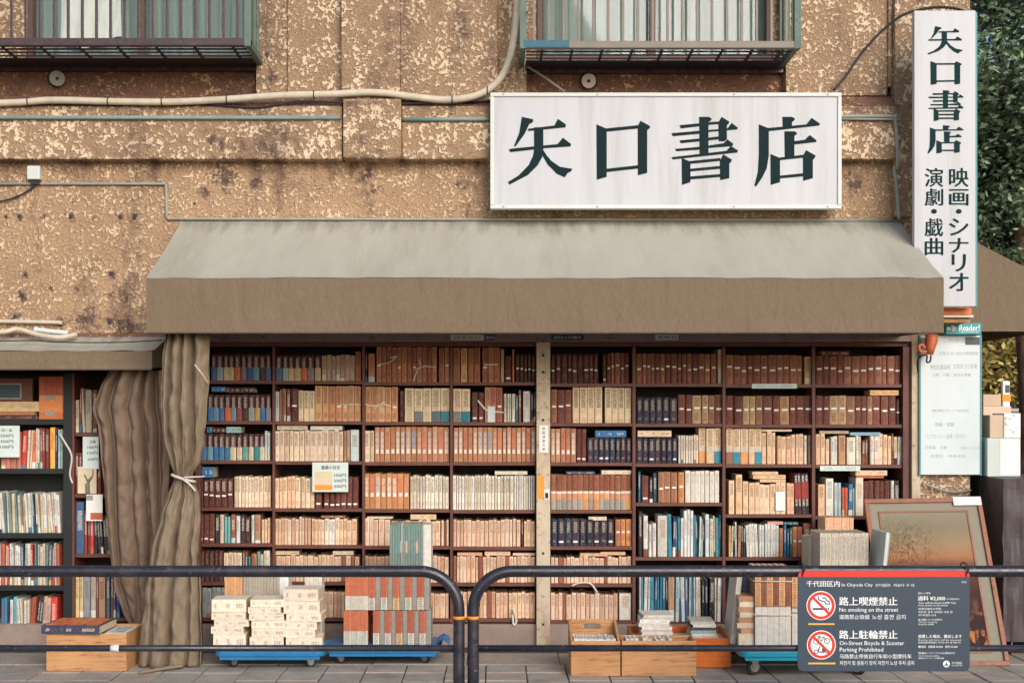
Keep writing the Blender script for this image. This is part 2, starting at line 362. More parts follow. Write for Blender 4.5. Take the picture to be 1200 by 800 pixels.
def book_mat():
    m, n, b = new_mat('printed_book_cover')
    ca = N(n, 'ShaderNodeAttribute', attribute_name='Col'); ia = N(n, 'ShaderNodeAttribute', attribute_name='Ink')
    uv = N(n, 'ShaderNodeUVMap', uv_map='UVMap')
    mp = n.nodes.new('ShaderNodeMapping'); mp.inputs['Scale'].default_value = (260, 200, 1); n.links.new(uv.outputs[0], mp.inputs[0])
    nz = noise_t(n, mp.outputs[0], 1.0, 1.5, 0.5)
    sep = n.nodes.new('ShaderNodeSeparateXYZ'); n.links.new(uv.outputs[0], sep.inputs[0])
    fr = math_n(n, 'FRACT', math_n(n, 'MULTIPLY', sep.outputs[1], 62.0))
    gap = math_n(n, 'GREATER_THAN', fr, 0.18)
    msk = math_n(n, 'MULTIPLY', math_n(n, 'MULTIPLY', ramp(n, nz, [(0.46, 0.0), (0.52, 1.0)]).outputs[0], gap), ia.outputs['Alpha'])
    v = geopos(n)
    wear = noise_t(n, v, 34, 5, 0.65); wear2 = noise_t(n, geopos(n, (1, 1, 0.35)), 130, 3, 0.6)
    c = mix(n, ramp(n, wear, [(0.35, 0.20), (0.6, 0.0)]).outputs[0], ca.outputs['Color'], (0.02, 0.012, 0.01), 'MIX')
    c = mix(n, ramp(n, wear2, [(0.52, 0.0), (0.75, 0.30)]).outputs[0], c, lin((205, 170, 135)), 'MIX')
    c = mix(n, msk, c, ia.outputs['Color'])
    hs = n.nodes.new('ShaderNodeHueSaturation'); hs.inputs['Saturation'].default_value = 0.96; n.links.new(c, hs.inputs['Color']); c = hs.outputs[0]
    n.links.new(c, b.inputs['Base Color']); b.inputs['Roughness'].default_value = 0.6
    b.inputs['Specular IOR Level'].default_value = 0.3
    return m
M['book'] = book_mat()

# ---------------------------------------------------------------- books
class BM(MB):
    """mesh with a base colour, an ink colour (alpha = amount of print) and metric uv per face corner"""
    def __init__(s): super().__init__(); s.c = []; s.i = []; s.uv = []
    def face(s, pts, col, ink=(0, 0, 0, 0), uv=None, smooth=False):
        n = len(s.v); s.v += [tuple(p) for p in pts]; s.f.append(tuple(range(n, n + len(pts)))); s.m.append(0); s.sm.append(smooth)
        s.c.append(col); s.i.append(ink); s.uv.append(uv or [(0, 0)] * len(pts))
    def add(s, o):
        n = len(s.v); s.v += o.v; s.f += [tuple(i + n for i in f) for f in o.f]; s.m += o.m; s.sm += o.sm; s.c += o.c; s.i += o.i; s.uv += o.uv
def build_book(name, bm_, parent=None, tf=None, **k):
    if tf is not None: bm_.v = [tuple(tf @ Vector(p)) for p in bm_.v]
    o = build(name, bm_, M['book'], parent, **k)
    me = o.data
    ca = me.color_attributes.new('Col', 'FLOAT_COLOR', 'CORNER'); ia = me.color_attributes.new('Ink', 'FLOAT_COLOR', 'CORNER')
    uv = me.uv_layers.new(name='UVMap')
    cs, is_, us = [], [], []
    for c, i, u in zip(bm_.c, bm_.i, bm_.uv):
        l = lin(c)
        if i[3] > 0: il = (*lin(i[:3]), i[3])
        else: il = (0, 0, 0, 0)
        for q in u: cs += [*l, 1.0]; is_ += il; us += q
    ca.data.foreach_set('color', cs); ia.data.foreach_set('color', is_); uv.data.foreach_set('uv', us)
    return o

PAGE = (214, 196, 164)
def jit(c, r, a_=10):
    d = r.uniform(-a_, a_)
    return tuple(max(8, min(250, x + d + r.uniform(-a_ * 0.35, a_ * 0.35))) for x in c)

def book_geo(r, x0, x1, z0, z1, yf, dep, bands, rounded=True, lean=0.0, top=PAGE, axis='z', back=None):
    """upright book, spine to the front. bands: (v0, v1, colour, ink or None). lean: shift of the top in x. axis 'x': a book lying flat with its title running along x"""
    b = BM(); off = r.uniform(0, 40); w_ = x1 - x0; h = z1 - z0
    if axis == 'z':
        prof = [(0, 0.006), (0.26, 0.0006), (0.74, 0.0006), (1, 0.006)] if rounded else [(0, 0.002), (0.2, 0), (0.8, 0), (1, 0.002)]
        vs = sorted(set([q[0] for q in bands] + [1.0])); ink0 = None
        def pt(u, v, y): return (x0 + u * w_ + lean * v * h, y, z0 + v * h)
        for bd in bands:
            v0, v1, col0, ink = bd[:4]
            for k in range(3):
                col = bd[4] if (len(bd) > 4 and k == 1) else col0
                (u0, d0), (u1, d1) = prof[k], prof[k + 1]
                i = ink if (ink and k == 1) else (0, 0, 0, 0)
                b.face([pt(u0, v0, yf + d0), pt(u1, v0, yf + d1), pt(u1, v1, yf + d1), pt(u0, v1, yf + d0)], col, i,
                       [(off + u0 * w_, off + v0 * h), (off + u1 * w_, off + v0 * h), (off + u1 * w_, off + v1 * h), (off + u0 * w_, off + v1 * h)], rounded)
        c = back or bands[len(bands) // 2][2]; e_ = prof[0][1]; yb = yf + dep
        b.face([pt(1, 0, yf + e_), pt(1, 0, yb), pt(1, 1, yb), pt(1, 1, yf + e_)], c)
        b.face([pt(0, 0, yb), pt(0, 0, yf + e_), pt(0, 1, yf + e_), pt(0, 1, yb)], c)
        b.face([pt(0, 0, yf + e_), pt(0, 0, yb), pt(1, 0, yb), pt(1, 0, yf + e_)], c)
        b.face([pt(1, 0, yb), pt(0, 0, yb), pt(0, 1, yb), pt(1, 1, yb)], PAGE)
        # top: cover thickness round a sunk page block
        t = min(0.0025, w_ * 0.15); dz = 0.003
        ya = yf + e_
        q = [pt(0, 1, ya), pt(1, 1, ya), pt(1, 1, yb), pt(0, 1, yb)]
        g = [(q[0][0] + t, ya + t, q[0][2]), (q[1][0] - t, ya + t, q[1][2]), (q[2][0] - t, yb - 0.001, q[2][2]), (q[3][0] + t, yb - 0.001, q[3][2])]
        lo = [(p[0], p[1], p[2] - dz) for p in g]
        for i in range(4):
            j = (i + 1) % 4
            b.face([q[i], q[j], g[j], g[i]], c); b.face([g[i], g[j], lo[j], lo[i]], c)
        b.face(lo, top)
        b.face([pt(0, 1, ya), pt(0.22, 1, yf), pt(0.78, 1, yf), pt(1, 1, ya)], c)
    else:
        col = bands[0][2]; ink = bands[0][3]; yb = yf + dep; t = min(0.003, h * 0.2)
        def F_(x0_, x1_, z0_, z1_, cc, ii=(0, 0, 0, 0)):
            b.face([(x0_, yf, z0_), (x1_, yf, z0_), (x1_, yf, z1_), (x0_, yf, z1_)], cc, ii,
                   [(off + z0_ - z0, off + x0_), (off + z0_ - z0, off + x1_), (off + z1_ - z0, off + x1_), (off + z1_ - z0, off + x0_)])
        xs = [0, 0.07, 0.14, 0.42, 0.52, 0.70, 0.92, 1]
        F_(x0, x1, z0, z0 + h * 0.32, col); F_(x0, x1, z1 - h * 0.32, z1, col)
        for k in range(7):
            F_(x0 + xs[k] * w_, x0 + xs[k + 1] * w_, z0 + h * 0.32, z1 - h * 0.32, col, ink if (ink and k in (1, 3, 5)) else (0, 0, 0, 0))
        def bx(xa, xb, ya, yb_, za, zb, cc):
            q = [(xa, ya, za), (xb, ya, za), (xb, yb_, za), (xa, yb_, za), (xa, ya, zb), (xb, ya, zb), (xb, yb_, zb), (xa, yb_, zb)]
            for f in ((3, 2, 1, 0), (4, 5, 6, 7), (1, 2, 6, 5), (2, 3, 7, 6), (3, 0, 4, 7)): b.face([q[i] for i in f], cc)
        bx(x0, x1, yf, yb, z1 - t, z1, col); bx(x0, x1, yf, yb, z0, z0 + t, col)
        bx(x0 + 0.003, x1 - 0.003, yf, yb - 0.003, z0 + t, z1 - t, PAGE)
    return b

def lab_geo(xc, w_, z0, z1, yf, lean_dx=0.0):
    m = MB(); m.box(xc - w_ / 2 + lean_dx, xc + w_ / 2 + lean_dx, yf - 0.0008, yf + 0.003, z0, z1); return m

NAMES = [('black', (38, 36, 40)), ('dark brown', (74, 36, 34)), ('brown', (126, 70, 48)), ('tan', (182, 116, 70)), ('orange', (226, 122, 50)), ('cream', (226, 204, 168)), ('peach', (238, 190, 148)),
         ('white', (238, 236, 232)), ('grey', (160, 160, 154)), ('navy', (40, 46, 78)), ('blue', (40, 100, 160)), ('teal', (40, 140, 150)), ('green', (70, 120, 80)), ('red', (196, 48, 40)),
         ('pink', (230, 160, 150)), ('yellow', (236, 196, 80)), ('maroon', (104, 40, 44)), ('pale blue', (150, 190, 205))]
def cname(c): return min(NAMES, key=lambda q: sum((a_ - b_) ** 2 for a_, b_ in zip(q[1], c)))[0]
DK = (40, 26, 22); GOLD = (196, 160, 104); WT = (232, 226, 214)
MIXP = [(232, 228, 218)] * 6 + [(222, 204, 172)] * 4 + [(190, 200, 200), (60, 120, 160), (40, 140, 160), (206, 92, 56), (40, 40, 52), (170, 130, 96), (128, 74, 54), (216, 180, 110), (150, 172, 160)]
MAGP = [(222, 222, 212)] * 5 + [(214, 200, 172)] * 3 + [(170, 196, 190)] * 2 + [(206, 100, 70), (64, 130, 140), (60, 70, 100), (196, 150, 110), (110, 140, 140), (190, 60, 40), (130, 150, 140)]
BLUP = [(44, 110, 150), (40, 140, 164), (232, 230, 222), (226, 222, 210), (206, 212, 210), (34, 60, 96), (176, 214, 214), (206, 96, 70), (60, 150, 170), (222, 200, 168), (30, 34, 46)]
OBIP = [(78, 112, 160), (160, 186, 194), (220, 196, 150), (212, 186, 130), (214, 106, 54), (150, 140, 150), (54, 90, 150), (90, 150, 170), (60, 44, 46)]
OBI3 = [(40, 120, 176), (110, 170, 180), (34, 110, 170), (30, 120, 170), (36, 112, 168), (206, 196, 160), (222, 204, 170), (90, 170, 166), (214, 198, 164), (30, 140, 150), (220, 210, 190)]
OBI2 = [(44, 120, 170), (110, 150, 176), (44, 110, 168), (222, 108, 48), (120, 150, 170), (150, 60, 66), (70, 48, 44), (150, 160, 160), (214, 160, 90), (40, 120, 180), (140, 140, 140)]
SERP = [(228, 214, 196), (226, 206, 190), (232, 130, 84), (206, 210, 206), (226, 214, 200), (214, 190, 180), (196, 204, 204), (206, 110, 74), (226, 190, 170), (150, 170, 190), (196, 130, 100), (210, 220, 214), (226, 120, 90), (216, 180, 150)]

def style(r, s, i, n):
    """-> bands, rounded, kind words, dominant colour, label (v or None)"""
    lab = None; rd = True; kind = 'hardback'
    if s == 'dk':
        c = jit(r.choice([(78, 36, 38), (92, 44, 40), (70, 38, 38)]), r, 8); ink = (140, 104, 82, 0.7)
        B = [(0, .18, c, None), (.18, .34, c, ink if r.random() < .4 else None), (.34, .55, c, None), (.55, .92, c, ink), (.92, 1, c, None)]; lab = r.uniform(.42, .5) if r.random() < .8 else None
    elif s == 'dkl':   # dark with a pale vertical title slip and label
        c = jit((86, 38, 36), r, 6); B = [(0, .58, c, None), (.58, .93, c, (220, 206, 190, .9)), (.93, 1, c, None)]; lab = r.uniform(.40, .46)
    elif s == 'dklow':
        c = jit((104, 52, 44), r, 10); B = [(0, .45, c, None), (.45, .9, c, (60, 30, 26, .7)), (.9, 1, c, None)]; lab = r.uniform(.10, .16)
    elif s == 'br':
        c = jit(r.choice([(138, 80, 62), (120, 66, 54), (160, 104, 78), (110, 58, 50), (150, 94, 72)]), r, 8); ink = (78, 36, 28, .8)
        B = [(0, .25, c, None), (.25, .42, c, ink), (.42, .6, c, None), (.6, .92, c, ink), (.92, 1, c, None)]; lab = r.uniform(.45, .60)
    elif s == 'brt':   # brown and tan alternating, lettered
        c = jit([(126, 68, 52), (176, 130, 92), (116, 60, 48), (150, 106, 76), (190, 156, 116), (104, 54, 46)][(i * 5 + i // 3) % 6], r, 8)
        B = [(0, .1, c, None), (.1, .4, c, (70, 40, 30, .8)), (.4, .6, c, None), (.6, .94, c, (64, 34, 28, .8)), (.94, 1, c, None)]; lab = r.uniform(.47, .57)
    elif s == 'slip':
        c = jit(r.choice([(178, 110, 80), (168, 98, 72), (188, 122, 88)]), r, 9); rd = False; kind = 'slipcased book'
        B = [(0, .08, c, None), (.08, .28, c, (96, 44, 30, .7)), (.28, .52, c, None), (.52, .95, c, (84, 36, 26, .9)), (.95, 1, c, None)]; lab = r.uniform(.38, .5) if r.random() < .4 else None
    elif s == 'tan':
        c = jit(r.choice([(212, 154, 104), (202, 142, 96), (218, 164, 114)]), r, 8); rd = False; kind = 'slipcased book'
        B = [(0, .08, c, None), (.08, .25, c, (110, 60, 36, .8)), (.25, .5, c, None), (.5, .97, c, (70, 34, 24, .95)), (.97, 1, c, None)]; lab = .42 if r.random() < .3 else None
    elif s == 'tanlab':
        c = jit(r.choice([(206, 138, 82), (178, 112, 74)]), r, 6); B = [(0, .2, c, None), (.2, .4, c, (120, 70, 40, .8)), (.4, .6, c, None), (.6, .92, c, (120, 66, 40, .8)), (.92, 1, c, None)]; lab = .52
    elif s == 'creamslip':
        c = jit((236, 210, 172), r, 7); rd = False; kind = 'slipcased book'
        B = [(0, .04, c, None), (.04, .12, c, (150, 110, 70, .5)), (.12, .42, c, None), (.42, .97, c, (44, 32, 26, 1)), (.97, 1, c, None)]
    elif s == 'creamobi':
        c = jit((236, 210, 174), r, 6); rd = False; kind = 'cased book'
        ob = [(234, 208, 170), (132, 128, 128), (234, 208, 170), (96, 118, 132), (36, 136, 152)][i % 5] if n == 5 else [(132, 140, 134), (24, 132, 160)][i % 2]
        B = [(0, .32, ob, (50, 60, 66, .5)), (.32, .45, c, (140, 110, 80, .6)), (.45, .94, c, (56, 44, 36, .95)), (.94, 1, c, None)]
    elif s in ('cream', 'thin'):
        c = jit(r.choice([(238, 214, 184), (230, 204, 174), (242, 222, 196), (220, 190, 158)]), r, 8); rd = False; kind = 'paperback'
        if s == 'thin': c = jit(r.choice([(240, 228, 206), (232, 222, 202), (242, 236, 222), (220, 204, 180)]), r, 8)
        B = [(0, .1, c, None), (.1, .22, c, (150, 120, 90, .6)), (.22, .5, c, None), (.5, .93, c, (70, 48, 38, .9)), (.93, 1, c, None)]
    elif s == 'pink':
        c = jit(r.choice([(236, 200, 170), (230, 190, 160), (238, 206, 180), (222, 178, 144), (228, 190, 160), (214, 170, 138)]), r, 8); rd = False; kind = 'paperback'
        if r.random() < .06: c = jit((150, 82, 60), r)
        B = [(0, .5, c, None), (.5, .93, c, (112, 76, 58, .75)), (.93, 1, c, None)]
    elif s == 'peach':
        c = jit(r.choice([(240, 202, 164), (234, 190, 150), (242, 208, 174)]), r, 6); rd = False; kind = 'paperback'
        B = [(0, .1, c, None), (.1, .25, c, (130, 84, 56, .5)), (.25, .55, c, None), (.55, .92, c, (80, 52, 38, .85)), (.92, 1, c, None)]
    elif s == 'peachobi':
        c = jit((242, 204, 164), r, 6); rd = False; kind = 'slipcased book'
        ob = [(150, 106, 78), (32, 140, 168), (228, 156, 96), (226, 190, 150), (36, 146, 172)][i % 5]
        B = [(0, .34, ob, None), (.34, .5, (222, 210, 190), (120, 100, 80, .4)), (.5, .96, c, (58, 72, 56, .95)), (.96, 1, c, None)]
    elif s == 'ser':
        c = jit((186, 128, 92), r, 12); rd = False; kind = 'slipcased book'; p = jit(SERP[(i * 3 + 1 + i // 4) % len(SERP)], r, 6)
        B = [(0, .24, c, (120, 60, 34, .4)), (.24, .36, c, None, jit((240, 230, 212), r)), (.36, .52, c, (150, 84, 70, .4), p), (.52, .54, c, None), (.54, .70, c, (150, 84, 70, .4), p), (.70, .72, c, None), (.72, .87, c, (80, 50, 46, .55), p), (.87, 1, c, None)]
    elif s == 'ser2':
        c = jit((196, 134, 88), r, 12); rd = False; kind = 'slipcased book'; p = jit([(230, 196, 176), (232, 110, 66), (190, 200, 204), (226, 180, 156), (226, 214, 196), (222, 196, 170), (230, 120, 80), (228, 150, 120)][i % 8], r, 6)
        B = [(0, .35, c, None), (.35, .46, c, None, jit((236, 228, 214), r)), (.46, .66, c, (176, 76, 60, .4), p), (.66, .68, c, None), (.68, .88, c, (176, 76, 60, .4), p), (.88, 1, c, None)]
    elif s == 'obi':
        c = jit((150, 86, 62), r, 10); g = jit(r.choice([(176, 168, 154), (160, 156, 144), (222, 150, 88)]), r, 8); o = jit((222, 154, 110), r, 12)
        B = [(0, .3, g, (110, 90, 74, .5)), (.3, .47, o, (150, 80, 40, .5)), (.47, .53, (234, 228, 216), None), (.53, .95, c, (92, 46, 34, .7)), (.95, 1, c, None)]
    elif s == 'navy':
        c = jit(r.choice([(42, 46, 70), (40, 42, 62), (58, 46, 62), (38, 52, 76)]), r, 6)
        B = [(0, .14, c, None), (.14, .22, c, (190, 180, 160, .6)), (.22, .5, c, None), (.5, .9, c, (190, 176, 150, .85)), (.9, 1, c, None)]; lab = .16 if r.random() < .3 else None
    elif s == 'obx':
        pal = {0: OBIP, 1: OBI2, 2: OBI3}[n // 100]; c = jit((74, 38, 42), r, 6); o = jit(pal[i % len(pal)], r, 8)
        B = [(0, .5, o, (90, 80, 80, .5)), (.5, .9, c, (222, 206, 196, .8)), (.9, 1, c, None)]
    elif s == 'white':
        c = jit((226, 220, 206), r, 6); rd = False; kind = 'paperback'
        B = [(0, .6, c, (140, 134, 124, .35)), (.6, .9, c, (90, 84, 80, .6)), (.9, 1, c, None)]
    elif s == 'pat':
        c = jit((176, 122, 86), r, 6); B = [(0, .97, c, (92, 54, 40, .9)), (.97, 1, c, None)]; lab = r.uniform(.42, .5)
    elif s == 'patdk':
        c = jit((112, 62, 48), r, 6); B = [(0, .97, c, (62, 34, 30, .9)), (.97, 1, c, None)]
    elif s == 'blkred':
        c = jit((44, 40, 52), r, 5); B = [(0, .2, c, None), (.2, .36, c, WT + (.9,)), (.36, .8, jit((172, 60, 52), r, 8), (60, 40, 60, .7)), (.8, .96, c, WT + (.9,)), (.96, 1, c, None)]; rd = False; kind = 'paperback'
    elif s == 'teal':
        c = jit((52, 150, 150), r, 10); B = [(0, 1, c, (190, 210, 196, .8))]; rd = False; kind = 'book'
    else:               # mixed runs: 'mix', 'mag', 'blu' or an explicit colour
        rd = r.random() < .3; kind = 'book' if s != 'mag' else 'magazine'
        c = jit(r.choice({'mix': MIXP, 'mag': MAGP, 'blu': BLUP}[s]), r, 8) if isinstance(s, str) else jit(s, r, 6)
        dark = sum(c) < 330; ink = ((230, 224, 210, .8) if dark else r.choice([(50, 46, 50, .8), (150, 60, 50, .8), (50, 70, 110, .8)]))
        a_ = r.uniform(.08, .25); c2 = c if r.random() < .6 else jit(r.choice(MIXP), r)
        B = [(0, a_, c2, None), (a_, .45, c, None), (.45, r.uniform(.82, .93), c, ink)]; B.append((B[-1][1], 1, c, None))
    dom = max(B, key=lambda q: q[1] - q[0])[2]
    if s == 'obx': dom = B[0][2]
    return B, rd, kind, dom, lab

# each bay: where it is, and its rows: (bottom py, shelf name, runs, flats)
# run: (x0, x1, count, style, top py, {options}); flat: (x0, x1, top py, bottom py, colour)
NV = 'navy'
BAYS = [
 ('bay beside curtain', [
  (445.6, 'top shelf', [(247, 317.5, 10, ('obx', 0), 415)], []),
  (493, 'second shelf', [(243, 317.5, 11, ('obx', 100), 462)], [(247.5, 264, 453, 459, (40, 100, 150)), (265, 281, 454, 460, (80, 44, 44)), (282, 297, 454, 460, (70, 38, 38))]),
  (539, 'third shelf', [(235, 310, 11, ('obx', 200), 508), (310, 316, 2, (206, 210, 204), 505)], [(242, 248, 500, 507, (30, 90, 130)), (249, 264, 501, 507, (76, 40, 42)), (265, 282, 500, 507, (140, 180, 176))]),
  (594, 'fourth shelf', [(231, 273, 6, 'dkl', 561), (274, 317, 10, 'cream', 558)], [(233, 250, 547, 559.5, (36, 110, 156))]),
  (636, 'fifth shelf', [(232, 251, 3, 'dklow', 602), (252, 257, 1, (36, 36, 44), 602), (257.5, 262, 1, (222, 190, 170), 602), (262.5, 270, 2, 'teal', 605), (270.5, 275.5, 1, (150, 84, 56), 603), (276, 281, 1, (220, 222, 216), 603), (281.5, 293, 2, (70, 40, 44), 604), (294, 298, 1, (222, 220, 206), 602), (298.5, 305, 1, (170, 132, 96), 603), (306, 316, 3, 'peach', 607)], []),
  (681, 'sixth shelf', [(228, 261, 6, 'dk', 645), (262, 283, 4, 'cream', 647), (284, 290, 2, (120, 70, 62), 645), (291, 316, 7, 'mix', 647)], []),
  (723, 'lowest shelf', [(232, 317, 16, (160, 164, 158), 688)], []),
 ]),
 ('second bay from curtain', [
  (446, 'top shelf', [(322.5, 368, 6, ('obx', 0), 416), (368.5, 376, 1, ('obx', 2), 416), (377, 415.5, 7, (186, 160, 140), 416), (416, 423, 1, 'slip', 411.5)], []),
  (493.3, 'second shelf', [(322, 327, 1, (170, 186, 186), 458), (327.5, 335, 3, (170, 120, 90), 455), (335.5, 340, 1, (120, 54, 44), 455), (340.5, 349, 1, 'dk', 455), (349.5, 368.5, 3, 'creamslip', 457.5), (369, 422.5, 7, 'tan', 452)], []),
  (540, 'third shelf', [(322, 402, 13, 'cream', 504), (402.5, 410, 2, (190, 150, 116), 504), (410.5, 420.5, 1, (206, 216, 214), 504)], [(324.5, 360, 498.2, 503.6, (206, 190, 160)), (363.5, 401, 499, 503.6, (226, 216, 196))]),
  (595, 'fourth shelf', [(321, 352, 6, 'peach', 558), (352.5, 368, 3, 'cream', 559), (369, 377, 1, 'dklow', 559), (379, 420, 6, 'dklow', 559)], []),
  (638, 'fifth shelf', [(319, 350, 8, 'pink', 607), (350.5, 364, 4, 'pink', 606), (364.5, 380, 4, 'peach', 607), (380.5, 392, 3, 'thin', 607), (392.5, 418, 5, 'peach', 607)], [(376, 404, 604, 606.6, (150, 100, 74))]),
  (681, 'sixth shelf', [(319, 421, 20, 'pink', 650.5)], [(320, 350, 645.5, 650, (214, 184, 148)), (390, 414, 645.5, 650, (214, 196, 170))]),
  (723, 'lowest shelf', [(324, 423, 19, 'pink', 692)], []),
 ]),
 ('third bay from curtain', [
  (447.5, 'top shelf', [(428, 430.5, 1, (40, 36, 44), 411), (431.5, 439, 1, (190, 120, 84), 413.5), (441, 512, 12, 'slip', 406.5), (514, 527, 2, 'slip', 407)], []),
  (494, 'second shelf', [(428, 466, 5, 'tan', 453), (468, 473, 1, 'dk', 457), (474, 527, 5, 'creamobi', 454.5)], []),
  (541, 'third shelf', [(426, 438.5, 2, 'cream', 504), (439, 526.5, 14, 'ser', 500)], []),
  (596, 'fourth shelf', [(426, 479.5, 8, 'ser2', 554.5), (480.5, 526, 12, 'thin', 557)], []),
  (639, 'fifth shelf', [(425, 457, 5, 'pink', 608), (458, 516, 11, 'peach', 609), (517, 526, 3, 'pink', 609)], [(430, 460, 605.2, 607.6, (226, 204, 172)), (481, 511, 602.5, 608.4, (226, 190, 150))]),
  (682, 'sixth shelf', [(426, 526, 20, 'pink', 651)], []),
  (724, 'lowest shelf', [(428, 526, 18, 'pink', 694)], []),
 ]),
 ('bay left of post', [
  (447.5, 'top shelf', [(531, 539, 1, 'slip', 407), (540, 547.5, 1, 'tan', 407), (548.5, 563, 2, 'slip', 407), (565, 586, 3, 'slip', 407), (586.5, 591, 1, (200, 156, 112), 408), (591.5, 599.5, 1, 'dklow', 417), (600, 603, 1, (222, 120, 60), 408), (604, 627.5, 5, 'dk', 415)], []),
  (494.3, 'second shelf', [(531, 551, 2, ('creamobi', 0), 455), (552.5, 560, 1, 'dklow', 459), (560.5, 567, 1, 'dklow', 459), (568, 589, 3, 'slip', 453.5), (590, 594, 1, (216, 200, 170), 461), (594.5, 599, 2, (226, 224, 214), 460), (599.5, 604, 1, (222, 214, 196), 460), (604.5, 607, 1, (40, 110, 160), 462), (607.5, 611, 1, (150, 84, 66), 457), (613, 621.5, 1, (214, 214, 200), 458), (622, 628, 2, (74, 44, 66), 460)], []),
  (541, 'third shelf', [(531.5, 628, 17, 'ser', 500.5)], []),
  (597, 'fourth shelf', [(530.5, 602, 20, 'thin', 556.5), (602.5, 627, 9, 'white', 557)], [(580, 618, 552, 556, (222, 210, 190))]),
  (640, 'fifth shelf', [(531, 610, 17, 'pink', 608.5), (611, 613, 1, (126, 60, 50), 608), (614, 627, 3, 'peach', 609.5)], []),
  (682, 'sixth shelf', [(531, 627, 22, 'pink', 651)], [(536, 565, 647.2, 650.6, (222, 170, 126)), (568, 598, 646, 650.6, (234, 196, 160)), (601, 627, 648, 650.6, (236, 206, 176))]),
  (724, 'lowest shelf', [(531, 595, 14, 'pink', 693.5), (596, 627, 6, 'peach', 692.5)], []),
 ]),
 ('bay right of post', [
  (449, 'top shelf', [(645.5, 701.5, 9, 'dk', 415), (706.5, 710.5, 1, 'dklow', 416), (711, 738, 5, 'br', 413.5)], []),
  (495.3, 'second shelf', [(645.5, 670, 3, 'br', 456), (671, 706, 4, 'creamslip', 453.5), (709, 740, 4, 'creamslip', 454)], []),
  (541.5, 'third shelf', [(645.5, 675, 5, 'ser', 501.5), (675.5, 687.5, 2, 'dklow', 502), (688.5, 740.5, 8, NV, 512.5)], [(698, 734, 504.3, 512, (34, 112, 170))]),
  (597, 'fourth shelf', [(645.5, 740.5, 15, 'obi', 556)], [(664, 697, 552.3, 555.5, (70, 84, 104)), (705, 740, 551, 555.5, (228, 208, 178))]),
  (639.5, 'fifth shelf', [(646, 720, 9, NV, 608), (721, 740.5, 3, 'tanlab', 608)], [(690, 711, 605.4, 609.6, (230, 206, 176))]),
  (683, 'sixth shelf', [(645.5, 740, 20, 'pink', 652)], [(680, 712, 648, 651.6, (226, 180, 136)), (704, 733, 646.5, 650.2, (226, 184, 144))]),
  (726, 'lowest shelf', [(645.5, 724, 15, 'pink', 695), (725.5, 740, 1, (226, 216, 202), 695.5)], []),
 ]),
 ('second bay right of post', [
  (449, 'top shelf', [(745.5, 840, 15, 'br', 414.5), (841, 846, 1, (214, 190, 150), 408)], []),
  (496, 'second shelf', [(746, 793.5, 6, NV, 465.5), (795, 848, 6, 'brt', 462.5)], []),
  (542.5, 'third shelf', [(746, 794, 7, NV, 513), (795, 819, 8, (230, 216, 196), 509), (819.5, 845.5, 3, ('peachobi', 2), 501.5)], [(747.5, 787, 504.5, 511.6, (230, 206, 174))]),
  (588.5, 'fourth shelf', [(748, 751.5, 1, (30, 100, 130), 553), (752, 760.5, 1, 'dklow', 557), (761, 765, 1, (40, 40, 50), 559), (765.5, 770, 1, (24, 66, 90), 552.5), (771.5, 794, 3, 'pat', 553), (795, 802, 1, 'tanlab', 553), (803, 843, 7, 'white', 551.5)], []),
  (652, 'fifth shelf', [(748, 753, 1, (40, 40, 46), 598), (754, 759.5, 1, (226, 222, 210), 604), (760, 764, 1, (214, 216, 210), 614), (764.5, 769.5, 1, (226, 214, 204), 613), (771, 782.5, 1, (196, 194, 180), 602.5), (783, 801, 5, 'blu', 604), (801.5, 813, 3, (232, 232, 226), 597), (813.5, 826, 5, 'blu', 605), (826.5, 831, 1, (206, 216, 218), 601), (831.5, 845, 5, 'mix', 605)], []),
  (728, 'lowest shelf', [(749, 783, 10, 'blu', 668), (783.5, 791, 1, (206, 162, 120), 668), (791.5, 822, 9, 'blu', 670), (822.5, 830, 2, (34, 40, 56), 678), (831, 845, 3, 'mix', 676)], []),
 ]),
 ('third bay right of post', [
  (450, 'top shelf', [(850.5, 941, 11, 'br', 416), (943, 951, 1, (196, 160, 116), 417)], []),
  (497, 'second shelf', [(851, 953, 11, 'brt', 463.5)], []),
  (543.5, 'third shelf', [(851, 893, 5, 'peachobi', 501.5), (893.5, 909, 3, 'peach', 506), (911, 921, 2, 'peach', 511), (922, 932, 2, 'peach', 510), (932.5, 941.5, 2, 'peach', 507), (942, 946, 1, (226, 222, 210), 509), (947, 951, 1, (150, 120, 96), 510)], [(893, 928, 503, 505.4, (226, 204, 170))]),
  (602, 'fourth shelf', [(854, 861, 1, 'peach', 562), (862, 870, 1, 'peach', 555), (870.5, 877, 1, 'peach', 562), (877.5, 921, 7, 'peach', 566), (922, 931, 2, 'peach', 564), (932, 949, 4, 'blkred', 554.5, {'lean': -.03})], [(882, 912, 552.5, 556, (236, 200, 156)), (883, 921, 556.4, 561, (234, 192, 146)), (891, 921, 561.4, 565, (236, 196, 150))]),
  (652, 'fifth shelf', [(854, 868, 5, 'mix', 612), (868.5, 874, 2, (40, 42, 50), 613), (875, 889, 4, (230, 226, 214), 614, {'lean': -.04}), (889.5, 913, 7, (226, 226, 218), 614), (913.5, 918, 1, (196, 130, 90), 619), (918.5, 922, 1, (36, 110, 160), 615), (922.5, 929, 2, (40, 110, 120), 618), (929.5, 941, 2, 'tanlab', 617), (942, 951, 1, (150, 86, 58), 612)], [(900, 918, 611, 614.4, (226, 170, 150)), (919, 936, 611.5, 614.6, (60, 100, 120))]),
 ]),
 ('end bay by painting', [
  (450, 'top shelf', [(956, 1056, 12, 'br', 416.5)], [(962, 996, 411.4, 416.2, (104, 54, 46))]),
